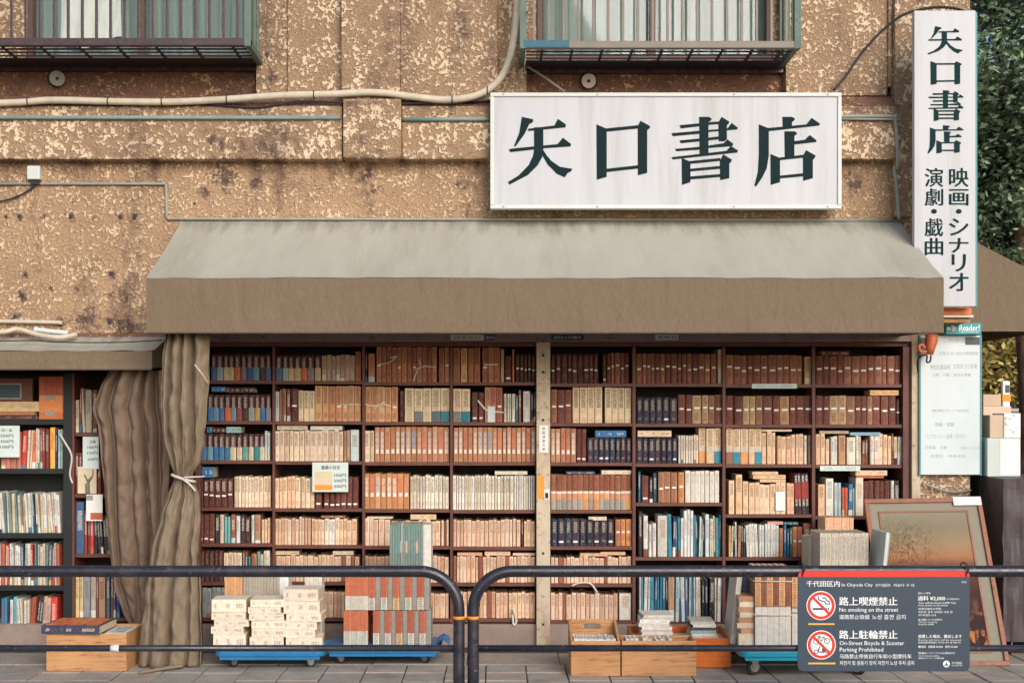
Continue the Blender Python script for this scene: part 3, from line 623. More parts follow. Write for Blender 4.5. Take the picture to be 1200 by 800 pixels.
  (497, 'second shelf', [(956, 1050, 11, 'brt', 463.5), (1050.5, 1055, 1, 'dk', 467)], [(1020, 1054, 457, 463, (230, 176, 120))]),
  (544, 'third shelf', [(956, 967, 2, 'peach', 508.5), (967.5, 972, 1, 'peach', 513), (974, 982, 2, (220, 216, 204), 511), (983, 991.5, 1, (196, 150, 110), 510), (993, 1003, 1, (230, 220, 200), 511), (1003.5, 1018, 4, 'mix', 511), (1020, 1030, 2, (232, 216, 204), 511), (1030.5, 1045, 3, 'peach', 509), (1045.5, 1058, 4, 'mix', 508)], [(961, 995, 504.6, 508, (190, 170, 140)), (996.5, 1032, 506.4, 510, (140, 180, 200))]),
  (604, 'fourth shelf', [(959, 967, 1, 'peach', 566), (968, 977, 1, (230, 224, 210), 560), (978, 986, 2, (190, 206, 210), 565), (986.5, 994, 2, (222, 104, 60), 571), (994.5, 1002, 2, 'blu', 568), (1003, 1012, 1, (232, 220, 196), 560), (1012.5, 1043, 5, 'patdk', 563), (1044, 1055, 2, 'mix', 563)], [(1003, 1040, 551, 557, (232, 196, 164)), (1004, 1036, 557.6, 560, (210, 110, 60))]),
 ]),
]
ORD = ['first', 'second', 'third', 'fourth', 'fifth', 'sixth', 'seventh', 'eighth', 'ninth', 'tenth', 'eleventh', 'twelfth', 'thirteenth', 'fourteenth', 'fifteenth', 'sixteenth', 'seventeenth',
       'eighteenth', 'nineteenth', 'twentieth', 'twenty-first', 'twenty-second', 'twenty-third', 'twenty-fourth', 'twenty-fifth', 'twenty-sixth', 'twenty-seventh', 'twenty-eighth', 'twenty-ninth', 'thirtieth',
       'thirty-first', 'thirty-second', 'thirty-third']
YS = 0.035          # where the spines stand behind the facade plane
MAX_BOOKS = 268
catalog = []        # (visible area, label, geometry, white label or None, group)

def fill(rows, place, ybase, depth, group, joint='{0}, {1}'):
    for (bot, shelf, runs, flats) in rows:
        k = 0
        for run in runs:
            x0, x1, n, st, top = run[:5]; opt = run[5] if len(run) > 5 else {}
            off = 0
            if isinstance(st, tuple) and isinstance(st[0], str): st, off = st
            ws = [R.uniform(.74, 1.26) if st in ('br', 'brt', 'dk', 'pink', 'thin', 'peach', 'cream') else R.uniform(.9, 1.1) for _ in range(n)]
            if st in ('mix', 'mag', 'blu'): ws = [R.uniform(.6, 1.5) for _ in range(n)]
            t = sum(ws); x = x0
            for i in range(n):
                dx = (x1 - x0) * ws[i] / t
                if st == 'obx': B, rd, kind, dom, lb = style(R, st, i + (off % 100), off)
                elif st == 'creamobi': B, rd, kind, dom, lb = style(R, st, i, 5 if off == 0 and n == 5 else 2)
                else: B, rd, kind, dom, lb = style(R, st, i + off, n)
                var = {'mix': 5, 'mag': 3.5, 'blu': 5, 'pink': 1.9, 'thin': 1.8, 'peach': 2.4, 'cream': 1.3}.get(st, 0.7 if isinstance(st, str) else 1.5)
                tp = top + R.uniform(-var * .4, var)
                y = ybase + R.uniform(0, .012) + (R.uniform(.006, .014) if R.random() < .2 else 0)
                g = .0009 + R.random() * .0018
                lean = opt.get('lean', 0) + (R.uniform(-.03, .03) if st in ('mix', 'mag', 'blu') else 0)
                xa, xb = X(x, ybase) + g, X(x + dx, ybase) - g
                za, zb = Z(bot, ybase), Z(tp, ybase)
                geo = book_geo(R, xa, xb, za, zb, y, depth * R.uniform(.85, 1), B, rd, lean, top=jit((206, 186, 152), R, 14))
                lm = None
                if lb is not None:
                    zc = za + (zb - za) * lb; lh = .012
                    lm = lab_geo((xa + xb) / 2, (xb - xa) * .66, zc - lh / 2, zc + lh / 2, y)
                k += 1
                vis_t, vis_b = tp, bot
                if vis_t < 676 and vis_b > 662: vis_b = max(vis_t, 662) if vis_t > 640 else 662
                cn = cname(dom) + (' labelled' if lb is not None else '')
                label = f'{cn} {kind}, {ORD[k-1]} from left, {shelf}, {place}'
                catalog.append((dx * max(1, vis_b - vis_t), label, geo, lm, group))
                x += dx
        for j, (x0, x1, t, b_, c) in enumerate(flats):
            dark = sum(c) < 330
            geo = book_geo(R, X(x0, ybase), X(x1, ybase), Z(b_, ybase) + .0005, Z(t, ybase), ybase + .004 + R.uniform(0, .01), depth * .8,
                           [(0, 1, jit(c, R, 5), (226, 220, 206, .8) if dark else (90, 64, 50, .7))], axis='x')
            nm = f'{cname(c)} book lying flat, {"" if len(flats) == 1 else ORD[j] + " from left "}on the {shelf} row, {place}'
            catalog.append(((x1 - x0) * (b_ - t), nm, geo, None, group))

# ---------------------------------------------------------------- text
def text_geo(mb, body, x, z, h, y, width=None, align='L', m=0, depth=0.0006, bold=0.0):
    """lettering standing in the plane y, cap height about h, z = middle of the line"""
    c = bpy.data.curves.new('t', 'FONT'); c.body = body; c.size = 1.0; c.resolution_u = 2
    o = bpy.data.objects.new('t', c); COL.objects.link(o)
    dg = bpy.context.evaluated_depsgraph_get()
    me = bpy.data.meshes.new_from_object(o.evaluated_get(dg))
    bpy.data.objects.remove(o); bpy.data.curves.remove(c)
    if not me.vertices: return
    xs = [v.co.x for v in me.vertices]; ys = [v.co.y for v in me.vertices]
    x0, x1, y0, y1 = min(xs), max(xs), min(ys), max(ys)
    s = h / (y1 - y0); sx = s if width is None else width / (x1 - x0)
    wd = (x1 - x0) * sx; ox = {'L': x, 'C': x - wd / 2, 'R': x - wd}[align]
    for k, (ex, ez) in enumerate(((0, 0), (bold, 0), (-bold, 0), (0, bold * .5)) if bold else ((0, 0),)):
        n = len(mb.v)
        mb.v += [(ox + (v.co.x - x0 + ex) * sx, y - k * .00006, z + (v.co.y - (y0 + y1) / 2 + ez) * s) for v in me.vertices]
        for p in me.polygons:
            mb.f.append(tuple(n + i for i in p.vertices)); mb.m.append(m); mb.sm.append(False)
    bpy.data.meshes.remove(me)

# ================================================================= GROUND
g = MB(); g.quad([(-600, -60, -.012), (600, -60, -.012), (600, 900, -.012), (-600, 900, -.012)])
build('ground', g, M['asphalt'], kind='structure', loc=(0, 0, -.012))
pav = MB(); pav.box(-9, 9, -3.4, .5, -.11, -.006)
PAV = build('pavement', pav, M['slab_under'], kind='structure', loc=(0, -1.5, -.11))
tile = MB(); tile.box(-.1215, .1215, -.1215, .1215, 0, .014)
def share(src, name, loc, parent, rz=0, mat=None):
    o = bpy.data.objects.new(name, src.data if hasattr(src, 'data') else src); COL.objects.link(o)
    o.parent = parent; o.location = Vector(loc) - parent.location; o.rotation_euler = (0, 0, rz); return o
t0 = build('paving_stone', tile, M['paver'], PAV, bevel=.004, seg=1, loc=(0, 0, 0)); t0.location = Vector((-4.05, -.82, -.010)) - PAV.location
t0b_mesh = t0.data.copy(); t0b_mesh.materials[0] = M['paver_b']
ii = 0
for ry in range(10):
    for cx_ in range(35):
        if ry == 0 and cx_ == 0: continue
        y = -.82 - ry * .25; x = -4.05 + cx_ * .25
        o = share(t0.data if R.random() < .6 else t0b_mesh, 'paving_stone', (x, y, -.010 + R.uniform(-.004, .003)), PAV, R.uniform(-.014, .014))
kb = MB(); kb.box(-.298, .298, -.212, .19, 0, .016)
k0 = build('border_stone', kb, M['kerb'], PAV, bevel=.005, seg=1, loc=(0, 0, 0)); k0.location = Vector((-4.2, -.465, -.010)) - PAV.location
for i in range(1, 15): share(k0.data, 'border_stone', (-4.2 + i * .6, -.465, -.010 + R.uniform(-.002, .002)), PAV, R.uniform(-.003, .003))

# ================================================================= BUILDING
B0 = empty('bookshop_building', (0, .3, 0), 'old shop building of rough tan stucco with projecting band and two upstairs windows', 'building')
WX0, WX1 = X(-330), X(1136)
def part(name, mb, mat, bevel=0, **k): return build(name, mb, mat, B0, bevel, **k)
zl = Z(390); zb0, zb1 = Z(190), Z(128)
# wall between opening and projecting band, left of the awning it comes lower
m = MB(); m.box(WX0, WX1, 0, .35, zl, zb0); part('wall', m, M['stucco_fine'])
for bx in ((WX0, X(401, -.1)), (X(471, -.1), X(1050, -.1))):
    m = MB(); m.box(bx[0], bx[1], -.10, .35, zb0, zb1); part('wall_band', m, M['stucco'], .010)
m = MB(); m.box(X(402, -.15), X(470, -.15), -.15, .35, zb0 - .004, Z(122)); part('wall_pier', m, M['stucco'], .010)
# sloping ledge course over the band
m = MB()
for a_, b_ in ((WX0, X(401)), (X(471), X(1050))):
    m.quad([(a_, -.09, zb1 + .002), (b_, -.09, zb1 + .002), (b_, .02, Z(112)), (a_, .02, Z(112))])
    m.box(a_, b_, .021, .35, zb1 + .001, Z(112))
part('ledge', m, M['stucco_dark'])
zt = 6.4
L0, L1 = X(-60), X(300); R0, R1 = X(617), X(921)
for bx in ((L1, X(338), 0, Z(112)), (X(338) + .001, X(402), -.03, Z(112)), (X(402), X(470), -.10, Z(122) + .002), (X(470) + .001, X(583), -.085, Z(122) + .002), (X(583) + .001, R0, 0, Z(112)), (R1, X(1040), 0, Z(112)), (WX0, L0, 0, Z(112))):
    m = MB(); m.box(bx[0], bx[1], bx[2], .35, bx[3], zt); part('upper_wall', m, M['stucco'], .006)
for bx in ((L0, X(25)), (X(297), L1), (R0, X(629)), (X(909), R1)):
    m = MB(); m.box(bx[0], bx[1], .09, .35, Z(66) + .001, Z(-160) - .001); part('window_reveal', m, M['stucco'])
for bx in ((X(1045), X(1068), -.07, Z(256)), (X(1068), WX1, -.02, zb0 + .001), (X(1040), X(1045), -.02, zb1 + .15)):
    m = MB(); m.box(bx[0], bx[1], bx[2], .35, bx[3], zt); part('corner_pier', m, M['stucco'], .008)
for bx in ((L0, L1), (R0, R1)):
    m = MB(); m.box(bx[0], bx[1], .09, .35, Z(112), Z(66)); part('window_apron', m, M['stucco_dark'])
for bx in ((L0, L1), (R0, R1)):
    m = MB(); m.box(bx[0], bx[1], .09, .35, Z(-160), zt); part('window_head_wall', m, M['stucco'])
# windows
def window(x0, x1, mull, cloth):
    zb_, zt_ = Z(66) + .001, Z(-160) - .001
    fr = MB(); t = .035
    fr.box(x0, x0 + t, .10, .18, zb_, zt_); fr.box(x1 - t, x1, .10, .18, zb_, zt_)
    fr.box(x0 + t, x1 - t, .10, .18, zb_, zb_ + t); fr.box(x0 + t, x1 - t, .10, .18, zt_ - t, zt_)
    wf = build('window', fr, M['win_frame'], B0, .003)
    xm = mull
    p = MB(); p.box(x0 + t, xm - .02, .125, .130, zb_ + t, zt_ - t); build('pane', p, M['glass'], wf)
    p = MB(); p.box(xm + .02, x1 - t, .145, .150, zb_ + t, zt_ - t); build('pane', p, M['glass'], wf)
    s = MB(); s.box(xm - .02, xm + .02, .105, .17, zb_ + t, zt_ - t); build('sash_stile', s, M['win_frame'], wf, .002)
    c = MB(); n = 120
    for i in range(n):
        a0, a1 = i / n, (i + 1) / n
        f = lambda a_: .21 + .022 * math.sin(a_ * 70 + 2.5 * math.sin(a_ * 11)) + .012 * math.sin(a_ * 31)
        xa, xb = x0 + a0 * (x1 - x0), x0 + a1 * (x1 - x0)
        c.quad([(xa, f(a0), zb_), (xb, f(a1), zb_), (xb, f(a1), zt_), (xa, f(a0), zt_)], 0, True)
    build('window_curtain', c, cloth, wf)
    bk = MB(); bk.box(x0, x1, .33, .345, zb_, zt_); build('room_wall', bk, M['back'], wf)
    return wf
wl_ = window(X(26), X(296), X(160), M['curtain_cloth'])
# light cloth draped behind the left window's glass
d = MB(); n1, n2 = 26, 14
for i in range(n1):
    for j in range(n2):
        def q(a_, b_):
            px = 62 + a_ * 72; sag = 10 * math.sin(a_ * math.pi)
            return P(px, -40 + b_ * (90 - 25 * abs(a_ - .35)) , .0) + Vector((0, .165 + .012 * math.sin(a_ * 22 + b_ * 4), 0))
        d.quad([q(i / n1, (j + 1) / n2), q((i + 1) / n1, (j + 1) / n2), q((i + 1) / n1, j / n2), q(i / n1, j / n2)], 0, True)
build('hanging_shirt', d, M['curtain_white'], wl_)
window(X(630), X(908), X(767), M['curtain_cloth'])
# lintel, base wall, jamb
m = MB(); m.box(X(246), X(1066), -.05, .30, Z(400.5), zl - .002); part('lintel', m, M['lintel'], .004)
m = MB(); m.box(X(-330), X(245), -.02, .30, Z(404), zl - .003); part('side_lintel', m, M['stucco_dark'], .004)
m = MB(); m.box(X(-330), X(1066), .0, .3, -.02, Z(731)); part('base_wall', m, M['plaster'], .004)
m = MB(); m.box(X(1067), X(1077), -.03, .30, -.02, zl - .002); part('door_jamb', m, M['post'], .003)
m = MB(); m.box(X(1078), X(1137), 0, .35, -.02, zl - .002); part('corner_wall', m, M['stucco'], .006)
m = MB(); m.box(X(1078), WX1, .351, 6, -.02, zt); part('side_wall', m, M['stucco'])
m = MB(); m.box(X(-330), X(1066), .46, .6, -.02, zl); part('inner_wall', m, M['back'])
m = MB(); m.box(WX0, X(1078), .601, 6, zt - .2, zt); part('roof', m, M['plaster'])
# the grey wooden post between the two halves of the shelving
post = MB(); post.box(X(628.5), X(644.5), -.045, .03, .005, Z(401)); pp = part('shutter_post', post, M['post'], .003)
s_ = MB()
for py in (416, 436, 492, 648, 731, 583): s_.cyl(P(636.5, py, -.046), P(636.5, py, -.040), .010, n=8)
build('bolt_head', s_, M['cable_black'], pp)
def sheet(name, px0, px1, py0, py1, y, mat, parent=None, t=.0015, **k):
    q = MB(); q.box(X(px0, y), X(px1, y), y, y + t, Z(py1, y), Z(py0, y)); return build(name, q, mat, parent, **k)
st = sheet('paper_label', 632, 642.5, 498, 530, -.0465, M['paper_white'], None, label='white vertical paper label with writing on the grey post', cat='label')
tx = MB()
for i, ch in enumerate('映画演劇古書'): text_geo(tx, ch, X(637.2, -.047), Z(502 + i * 4.8, -.047), .020, -.0472, None, 'C')
build('lettering', tx, M['black_ink'], st)
st = sheet('sticker', 629.5, 637.5, 557, 584, -.0465, M['sticker_orange'], label='plain orange sticker on the grey post', cat='sticker')
st = sheet('sticker', 638, 643.5, 573, 584.5, -.0465, M['paper_white'], label='small white and black sticker on the grey post', cat='sticker')
sheet('printed_panel', 638.8, 642.6, 577, 583.5, -.0472, M['black_ink'], st, .0004)
# stickers on the lintel
for (a_, b_, c_, d_, mt, tm, tx_, lb) in ((528, 567, 392.2, 398.6, 'paper', 'black_ink', '古書の買入承ります', 'long cream sticker with black characters on the lintel left of post'),
                                  (568, 579.5, 392.5, 398.6, 'sticker_dark', 'white_ink', '案内', 'short dark sticker on the lintel beside the cream one'),
                                  (646, 684, 392, 398.8, 'sticker_dark', 'white_ink', '防犯カメラ作動中', 'dark sticker with white characters on the lintel right of post'),
                                  (768, 795, 391.8, 398.2, 'paper_mint', 'black_ink', '定休日', 'pale mint sticker on the lintel right of the dark one')):
    st = sheet('sticker', a_, b_, c_, d_, -.0525, M[mt], label=lb, cat='sticker')
    tx = MB(); text_geo(tx, tx_, X((a_ + b_) / 2, -.053), Z((c_ + d_) / 2, -.053), .020, -.0533, (X(b_) - X(a_)) * .82, 'C'); build('lettering', tx, M[tm], st)

# ---------------------------------------------------------------- pipes, cables, vents
def smooth_path(pts, k=6):
    out = []; n = len(pts); pts = [Vector(p) for p in pts]
    for i in range(n - 1):
        p0, p1, p2, p3 = pts[max(i - 1, 0)], pts[i], pts[i + 1], pts[min(i + 2, n - 1)]
        for j in range(k):
            t = j / k
            out.append(.5 * ((2 * p1) + (p2 - p0) * t + (2 * p0 - 5 * p1 + 4 * p2 - p3) * t * t + (3 * p1 - p0 - 3 * p2 + p3) * t ** 3))
    return out + [pts[-1]]
def cable(name, pts, r, mat, label, cat, smooth=True, n=10, y=-.1):
    p = [P(a_[0], a_[1], a_[2] if len(a_) > 2 else y) for a_ in pts]
    if smooth: p = smooth_path(p)
    q = MB(); q.tube(p, r, n); return build(name, q, M[mat], label=label, cat=cat)
fat = [(-200, 124), (0, 121), (60, 117.5), (130, 119), (200, 119.5), (265, 116.5), (330, 112), (390, 110.5), (440, 108.5), (480, 113), (520, 117), (553, 113.5), (575, 103), (590, 86), (599, 60), (604, 25), (607, -30), (608, -120)]
o = cable('wrapped_cable', fat, .024, 'cable_beige', 'thick pale wrapped cable running along the wall and bending up beside the right window', 'cable', y=-.13)
for (px, py) in ((33, 119), (127, 119), (190, 119.5), (266, 116.5), (368, 111), (530, 117.5), (571, 106)):
    cl = MB(); cl.tube([(X(px, -.13), -.13 + .027 * math.cos(k * .5236), Z(py, -.13) + .027 * math.sin(k * .5236)) for k in range(13)], .004, 6); cl.box(X(px, -.13) - .004, X(px, -.13) + .004, -.105, -.06, Z(py, -.13) + .02, Z(py, -.13) + .028); build('cable_clip', cl, M['cable_black'], o)
cable('thin_cable', [(240, 122), (300, 126), (350, 119), (400, 120), (440, 117), (468, 121), (500, 121), (540, 119), (575, 118)], .007, 'cable_black', 'thin black cable sagging just beneath the thick pale one', 'cable', y=-.11)
cable('thin_cable', [(586, 70, -.05), (570, 80, -.06), (566, 93, -.06), (573, 104, -.08)], .004, 'cable_black', 'short looped black wire left of the right window', 'cable')
cable('black_cable', [(977, 106, -.12), (992, 88, -.10), (1010, 62, -.10), (1035, 35, -.12), (1060, 17, -.16), (1090, 9.5, -.2), (1115, 9.5, -.24), (1132, 14, -.28)], .009, 'cable_black', 'black cable arching from the wide sign up to the tall sign', 'cable')
cable('conduit', [(-200, 138), (399, 138)], .014, 'conduit_teal', 'long grey green conduit along the band left of the square pier', 'pipe', False, y=-.115)
cable('conduit', [(471.5, 140), (580, 139.5)], .014, 'conduit_teal', 'short grey green conduit between the square pier and wide sign', 'pipe', False, y=-.115)
cable('conduit', [(980, 136.5, -.115), (1045, 136.5, -.12), (1049, 140, -.12), (1052, 193, -.12), (1047.5, 197, -.10), (1050, 215, -.1), (1053.5, 257, -.1)], .012, 'conduit', 'pale conduit turning down beside the corner pier right of the wide sign', 'pipe', True, y=-.08)
cable('conduit', [(980, 139.5, -.115), (1056, 140, -.125)], .008, 'conduit', 'thin pale pipe just under the conduit right of the wide sign', 'pipe', False)
cable('wire_duct', [(-200, 215.5), (193, 215.5), (194.5, 217), (195.5, 254), (197, 256.5), (1058, 258)], .010, 'conduit', 'thin duct stepping down the wall and running above the awning', 'pipe', False, y=-.012)
jb = MB(); jb.box(X(35), X(50), -.06, -.001, Z(212), Z(196)); o = build('junction_box', jb, M['alu'], bevel=.008, label='small pale grey junction box on the wall at upper left', cat='junction box')
q = MB(); q.box(X(38), X(48), -.04, -.001, Z(217), Z(212) - .001); build('cable_gland', q, M['cable_black'], o)
cable('thin_cable', [(42, 217, -.02), (25, 228, -.02), (0, 236, -.02), (-60, 244, -.02)], .006, 'cable_black', 'thin black wire drooping left from the junction box', 'cable')
cable('thin_pipe', [(611, -40, -.03), (609.5, 60, -.03), (612, 74, -.03), (640, 92, -.02), (662, 108, -.07)], .008, 'conduit', 'thin pale wire slanting down behind the wide sign', 'cable', False)
for (px, py, r, mt, lb) in ((67, 92, 9, 'conduit', 'round grey vent cap under the left window'), (690, 95, 8.5, 'cable_beige', 'round beige vent cap under the right window')):
    v = MB(); v.cyl(P(px, py, .092), P(px, py, .03), r / 170 * 1.0, n=24); o = build('vent_cap', v, M[mt], bevel=.006, label=lb, cat='vent')
    v = MB(); v.cyl(P(px, py, .094), P(px, py, .078), (r + 2) / 170, n=24); build('collar', v, M['cable_black'], o)
    v = MB(); v.cyl(P(px, py, .03), P(px, py, .024), .012, n=12); build('screw', v, M['guard_under'], o)
for (px, py, r) in ((7, 254, 3.5), (23, 254, 5), (83, 254, 5), (141, 255, 4.5), (158, 255, 5), (30, 322, 4), (27, 347, 6), (131, 321, 5), (129, 378, 5), (72, 380, 6), (18, 371, 5), (228, 239, 3)):
    an = MB(); an.cyl(P(px, py, -.003), P(px, py, .002), r / 380, r / 330, n=9); part('anchor_plug', an, M['guard_under'])

# ---------------------------------------------------------------- window guards
def guard(pxa, pxb, py_t, py_b, mat_rail, mat_bar, n, label, teal=None, yb=.085):
    yf = -.46
    xa, xb = X(pxa, yf), X(pxb, yf); zt_, zb_ = Z(py_t, yf), Z(py_b, yf); ztop = zt_ + .95
    root = empty('window_guard', ((xa + xb) / 2, yf / 2, zb_), label, 'window guard')
    q = MB(); q.box(xa, xb, yf, yf + .045, zb_, zt_); build('bottom_rail', q, M[mat_rail], root, .005)
    q = MB(); q.box(xa, xb, yf, yf + .045, ztop - .04, ztop); build('top_rail', q, M[mat_rail], root, .005)
    for xx in (xa, xb - .045):
        q = MB(); q.box(xx, xx + .045, yf - .003, yf + .048, zb_ - .004, ztop + .002); build('corner_post', q, M['guard_green'], root, .004)
        q = MB(); q.box(xx + .005, xx + .04, yf + .049, yb, zb_, zb_ + .05); build('side_rail', q, M['guard_green'], root, .004)
        q = MB(); q.box(xx + .005, xx + .04, yf + .049, yb, ztop - .04, ztop - .003); build('side_rail', q, M['guard_green'], root, .004)
        nb = 4
        for i in range(nb):
            yy = yf + .049 + (yb - yf - .06) * (i + .7) / nb
            q = MB(); q.box(xx + .014, xx + .03, yy, yy + .016, zb_ + .051, ztop - .041); build('bar', q, M['guard_green'], root)
    b = MB(); b.box(-.0085, .0085, 0, .017, 0, ztop - .041 - zt_); bar0 = None
    for i in range(n):
        x = xa + .045 + (xb - xa - .09) * (i + .5) / n
        if bar0 is None:
            bar0 = build('bar', b, M[mat_bar], root, .002, loc=(0, 0, 0)); bar0.location = Vector((x, yf + .014, zt_ + .0005)) - root.location
        else: share(bar0.data, 'bar', (x, yf + .014, zt_ + .0005), root)
    # floor: long slats and short cross bars
    for yy in (yf + .10, yf + .18, yf + .26):
        q = MB(); q.box(xa + .046, xb - .046, yy, yy + .020, zb_ + .004, zb_ + .011); build('floor_slat', q, M['guard_under'], root)
    for i in range(9):
        x = xa + .07 + (xb - xa - .14) * (i + .35) / 8.6
        q = MB(); q.box(x, x + .016, yf + .046, yf + .30, zb_ - .008, zb_ + .003); build('floor_bar', q, M['guard_under'], root)
    q = MB(); q.box(xa + .046, xb - .046, yf + .301, .034, zb_ - .004, zb_ + .003); build('drip_tray', q, M['guard_under'], root, .002)
    q = MB(); q.box(xa + .005, xb - .005, .036, .088, zb_ - .03, zb_ + .05); build('wall_plate', q, M['guard_dark'], root, .004)
    if teal:
        q = MB(); q.box(X(teal[0], yf), X(teal[1], yf), yf - .004, yf + .02, zb_ + .004, zt_ + .004); build('blue_tape', q, M['blue_tape'], root, .003)
guard(-120, 294, 44.5, 53.5, 'guard_dark', 'guard_dark', 24, 'dark brown barred window guard over the left window')
guard(609, 939, 48, 56.5, 'guard_tan', 'guard_tan', 18, 'bronze barred window guard with blue tape over the right window', (614, 667))

# ================================================================= SIGNS
Q1 = lambda pts: [(570 + x / 5.3333, 100 + y / 5.3333) for x, y in pts]
Q2 = lambda pts: [(780 + x / 5.3333, 100 + y / 5.3333) for x, y in pts]
YA = [Q1(p) for p in ([(222, 198), (292, 213), (292, 230), (268, 243), (240, 302), (183, 382), (172, 380), (205, 300)],
  [(262, 272), (425, 252), (447, 210), (497, 245), (495, 263), (260, 286)],
  [(140, 402), (158, 396), (445, 368), (478, 328), (530, 368), (526, 382), (365, 393), (150, 418)],
  [(298, 264), (356, 262), (356, 400), (348, 450), (320, 500), (260, 560), (145, 620), (134, 605), (200, 565), (265, 498), (292, 440), (298, 400)],
  [(352, 400), (378, 440), (405, 472), (460, 510), (537, 522), (530, 537), (508, 548), (490, 575), (440, 552), (385, 497), (349, 437)])]
KU = [Q1(p) for p in ([(688, 245), (752, 272), (752, 572), (690, 590)], [(750, 270), (948, 250), (948, 270), (750, 290)],
  [(946, 255), (963, 222), (1023, 256), (1020, 270), (1005, 280), (1005, 547), (947, 562)], [(750, 522), (948, 500), (948, 520), (750, 542)])]
SH = [Q2(p) for p in ([(210, 198), (270, 198), (288, 208), (285, 220), (268, 230), (268, 438), (213, 442)],
  [(88, 250), (212, 238), (212, 256), (95, 270)], [(266, 232), (332, 227), (332, 242), (266, 248)],
  [(330, 232), (350, 198), (398, 228), (395, 240), (383, 250), (383, 336), (370, 350), (332, 350)],
  [(38, 300), (212, 285), (212, 303), (45, 318)], [(266, 280), (388, 270), (412, 236), (452, 266), (448, 276), (266, 292)],
  [(88, 345), (212, 333), (212, 350), (95, 362)], [(266, 328), (334, 320), (334, 337), (266, 345)],
  [(60, 398), (212, 385), (212, 402), (68, 412)], [(266, 378), (365, 362), (385, 338), (423, 366), (418, 380), (266, 392)],
  [(38, 450), (380, 410), (408, 380), (452, 408), (448, 420), (45, 463)],
  [(101, 455), (155, 478), (155, 605), (103, 622)], [(340, 472), (360, 432), (415, 466), (410, 478), (398, 490), (398, 580), (341, 592)],
  [(150, 474), (342, 455), (342, 472), (150, 491)], [(153, 522), (342, 504), (342, 521), (153, 538)], [(153, 570), (342, 555), (342, 572), (153, 588)])]
TE = [Q2(p) for p in ([(730, 198), (790, 198), (808, 208), (805, 219), (790, 230), (790, 262), (733, 268)],
  [(640, 268), (880, 245), (912, 204), (964, 240), (960, 252), (640, 287)],
  [(583, 245), (645, 270), (645, 440), (632, 520), (602, 580), (565, 633), (555, 625), (577, 540), (583, 430)],
  [(743, 288), (805, 288), (821, 297), (818, 308), (805, 316), (805, 455), (745, 458)],
  [(803, 350), (870, 341), (900, 311), (944, 345), (940, 355), (803, 370)],
  [(656, 430), (715, 455), (715, 605), (657, 622)], [(713, 452), (860, 435), (860, 452), (713, 468)],
  [(859, 440), (878, 406), (938, 440), (932, 455), (920, 466), (920, 580), (860, 597)], [(713, 565), (862, 550), (862, 568), (713, 582)])]
ysg = -.20
sx0, sx1, sz0, sz1 = X(574.5, ysg), X(986.5, ysg), Z(244.5, ysg), Z(108.5, ysg)
SIGN = empty('shop_sign', ((sx0 + sx1) / 2, ysg, sz0), 'wide white shop sign with four large dark green characters above the awning', 'sign')
q = MB(); q.box(sx0 + .012, sx1 - .012, ysg + .012, -.062, sz0 + .012, sz1 - .012); build('sign_case', q, M['white_sign'], SIGN)
for nm, bx in (('frame_rail', (sx0, sx1, sz1 - .026, sz1)), ('frame_rail', (sx0, sx1, sz0, sz0 + .026)), ('frame_stile', (sx0, sx0 + .026, sz0 + .0265, sz1 - .0265)), ('frame_stile', (sx1 - .026, sx1, sz0 + .0265, sz1 - .0265))):
    q = MB(); q.box(bx[0], bx[1], ysg, ysg + .06, bx[2], bx[3]); build(nm, q, M['alu'], SIGN, .004)
for px in (677, 780, 884):
    q = MB(); q.box(X(px, ysg) - .0012, X(px, ysg) + .0012, ysg + .0112, ysg + .0135, sz0 + .027, sz1 - .027); build('panel_joint', q, M['alu'], SIGN)
for px in (590, 700, 860, 970):
    for pz in (sz0 + .013, sz1 - .013):
        q = MB(); q.cyl((X(px, ysg), ysg - .003, pz), (X(px, ysg), ysg + .003, pz), .006, n=10); build('rivet', q, M['conduit'], SIGN)
# stroke order puts each later stroke a hair prouder, so crossing strokes never share a plane
for ch in (YA, KU, SH, TE):
    q = MB()
    for i, p in enumerate(ch): q.prism([(X(a_, ysg + .01), Z(b_, ysg + .01)) for a_, b_ in p], ysg + .0085 - i * .0001, ysg + .0118)
    build('character', q, M['ink_green'], SIGN)
# the tall sign on the corner, reaching in front of the side street
yv = -.42
vx0, vx1, vz0, vz1 = X(1071.5, yv), X(1143.5, yv), Z(359, yv), Z(12.5, yv)
VS = empty('hanging_sign', ((vx0 + vx1) / 2, yv, vz0), 'tall narrow white sign with green characters at the building corner', 'sign')
q = MB(); q.box(vx0, vx1, yv + .001, yv + .05, vz0, vz1); build('sign_case', q, M['white_sign'], VS, .004)
q = MB(); q.box(vx1 + .0005, vx1 + .012, yv + .004, yv + .054, vz0, vz1 - .01); build('edge_strip', q, M['teal_edge'], VS, .002)
for zz in (vz0 + .35, vz1 - .3):
    q = MB(); q.box(X(1100, yv), X(1112, yv), yv + .051, -.021, zz, zz + .05); build('bracket', q, M['guard_under'], VS)
def fit(ch, x0, x1, y0, y1):
    pts = [p for s in ch for p in s]; cx_ = sum(p[0] for p in pts) / len(pts)
    sk = [[(a_, b_ + .088 * (a_ - cx_)) for a_, b_ in s] for s in ch]
    pts = [p for s in sk for p in s]; ax, bx_, ay, by = min(p[0] for p in pts), max(p[0] for p in pts), min(p[1] for p in pts), max(p[1] for p in pts)
    return [[(x0 + (a_ - ax) / (bx_ - ax) * (x1 - x0), y0 + (b_ - ay) / (by - ay) * (y1 - y0)) for a_, b_ in s] for s in sk]
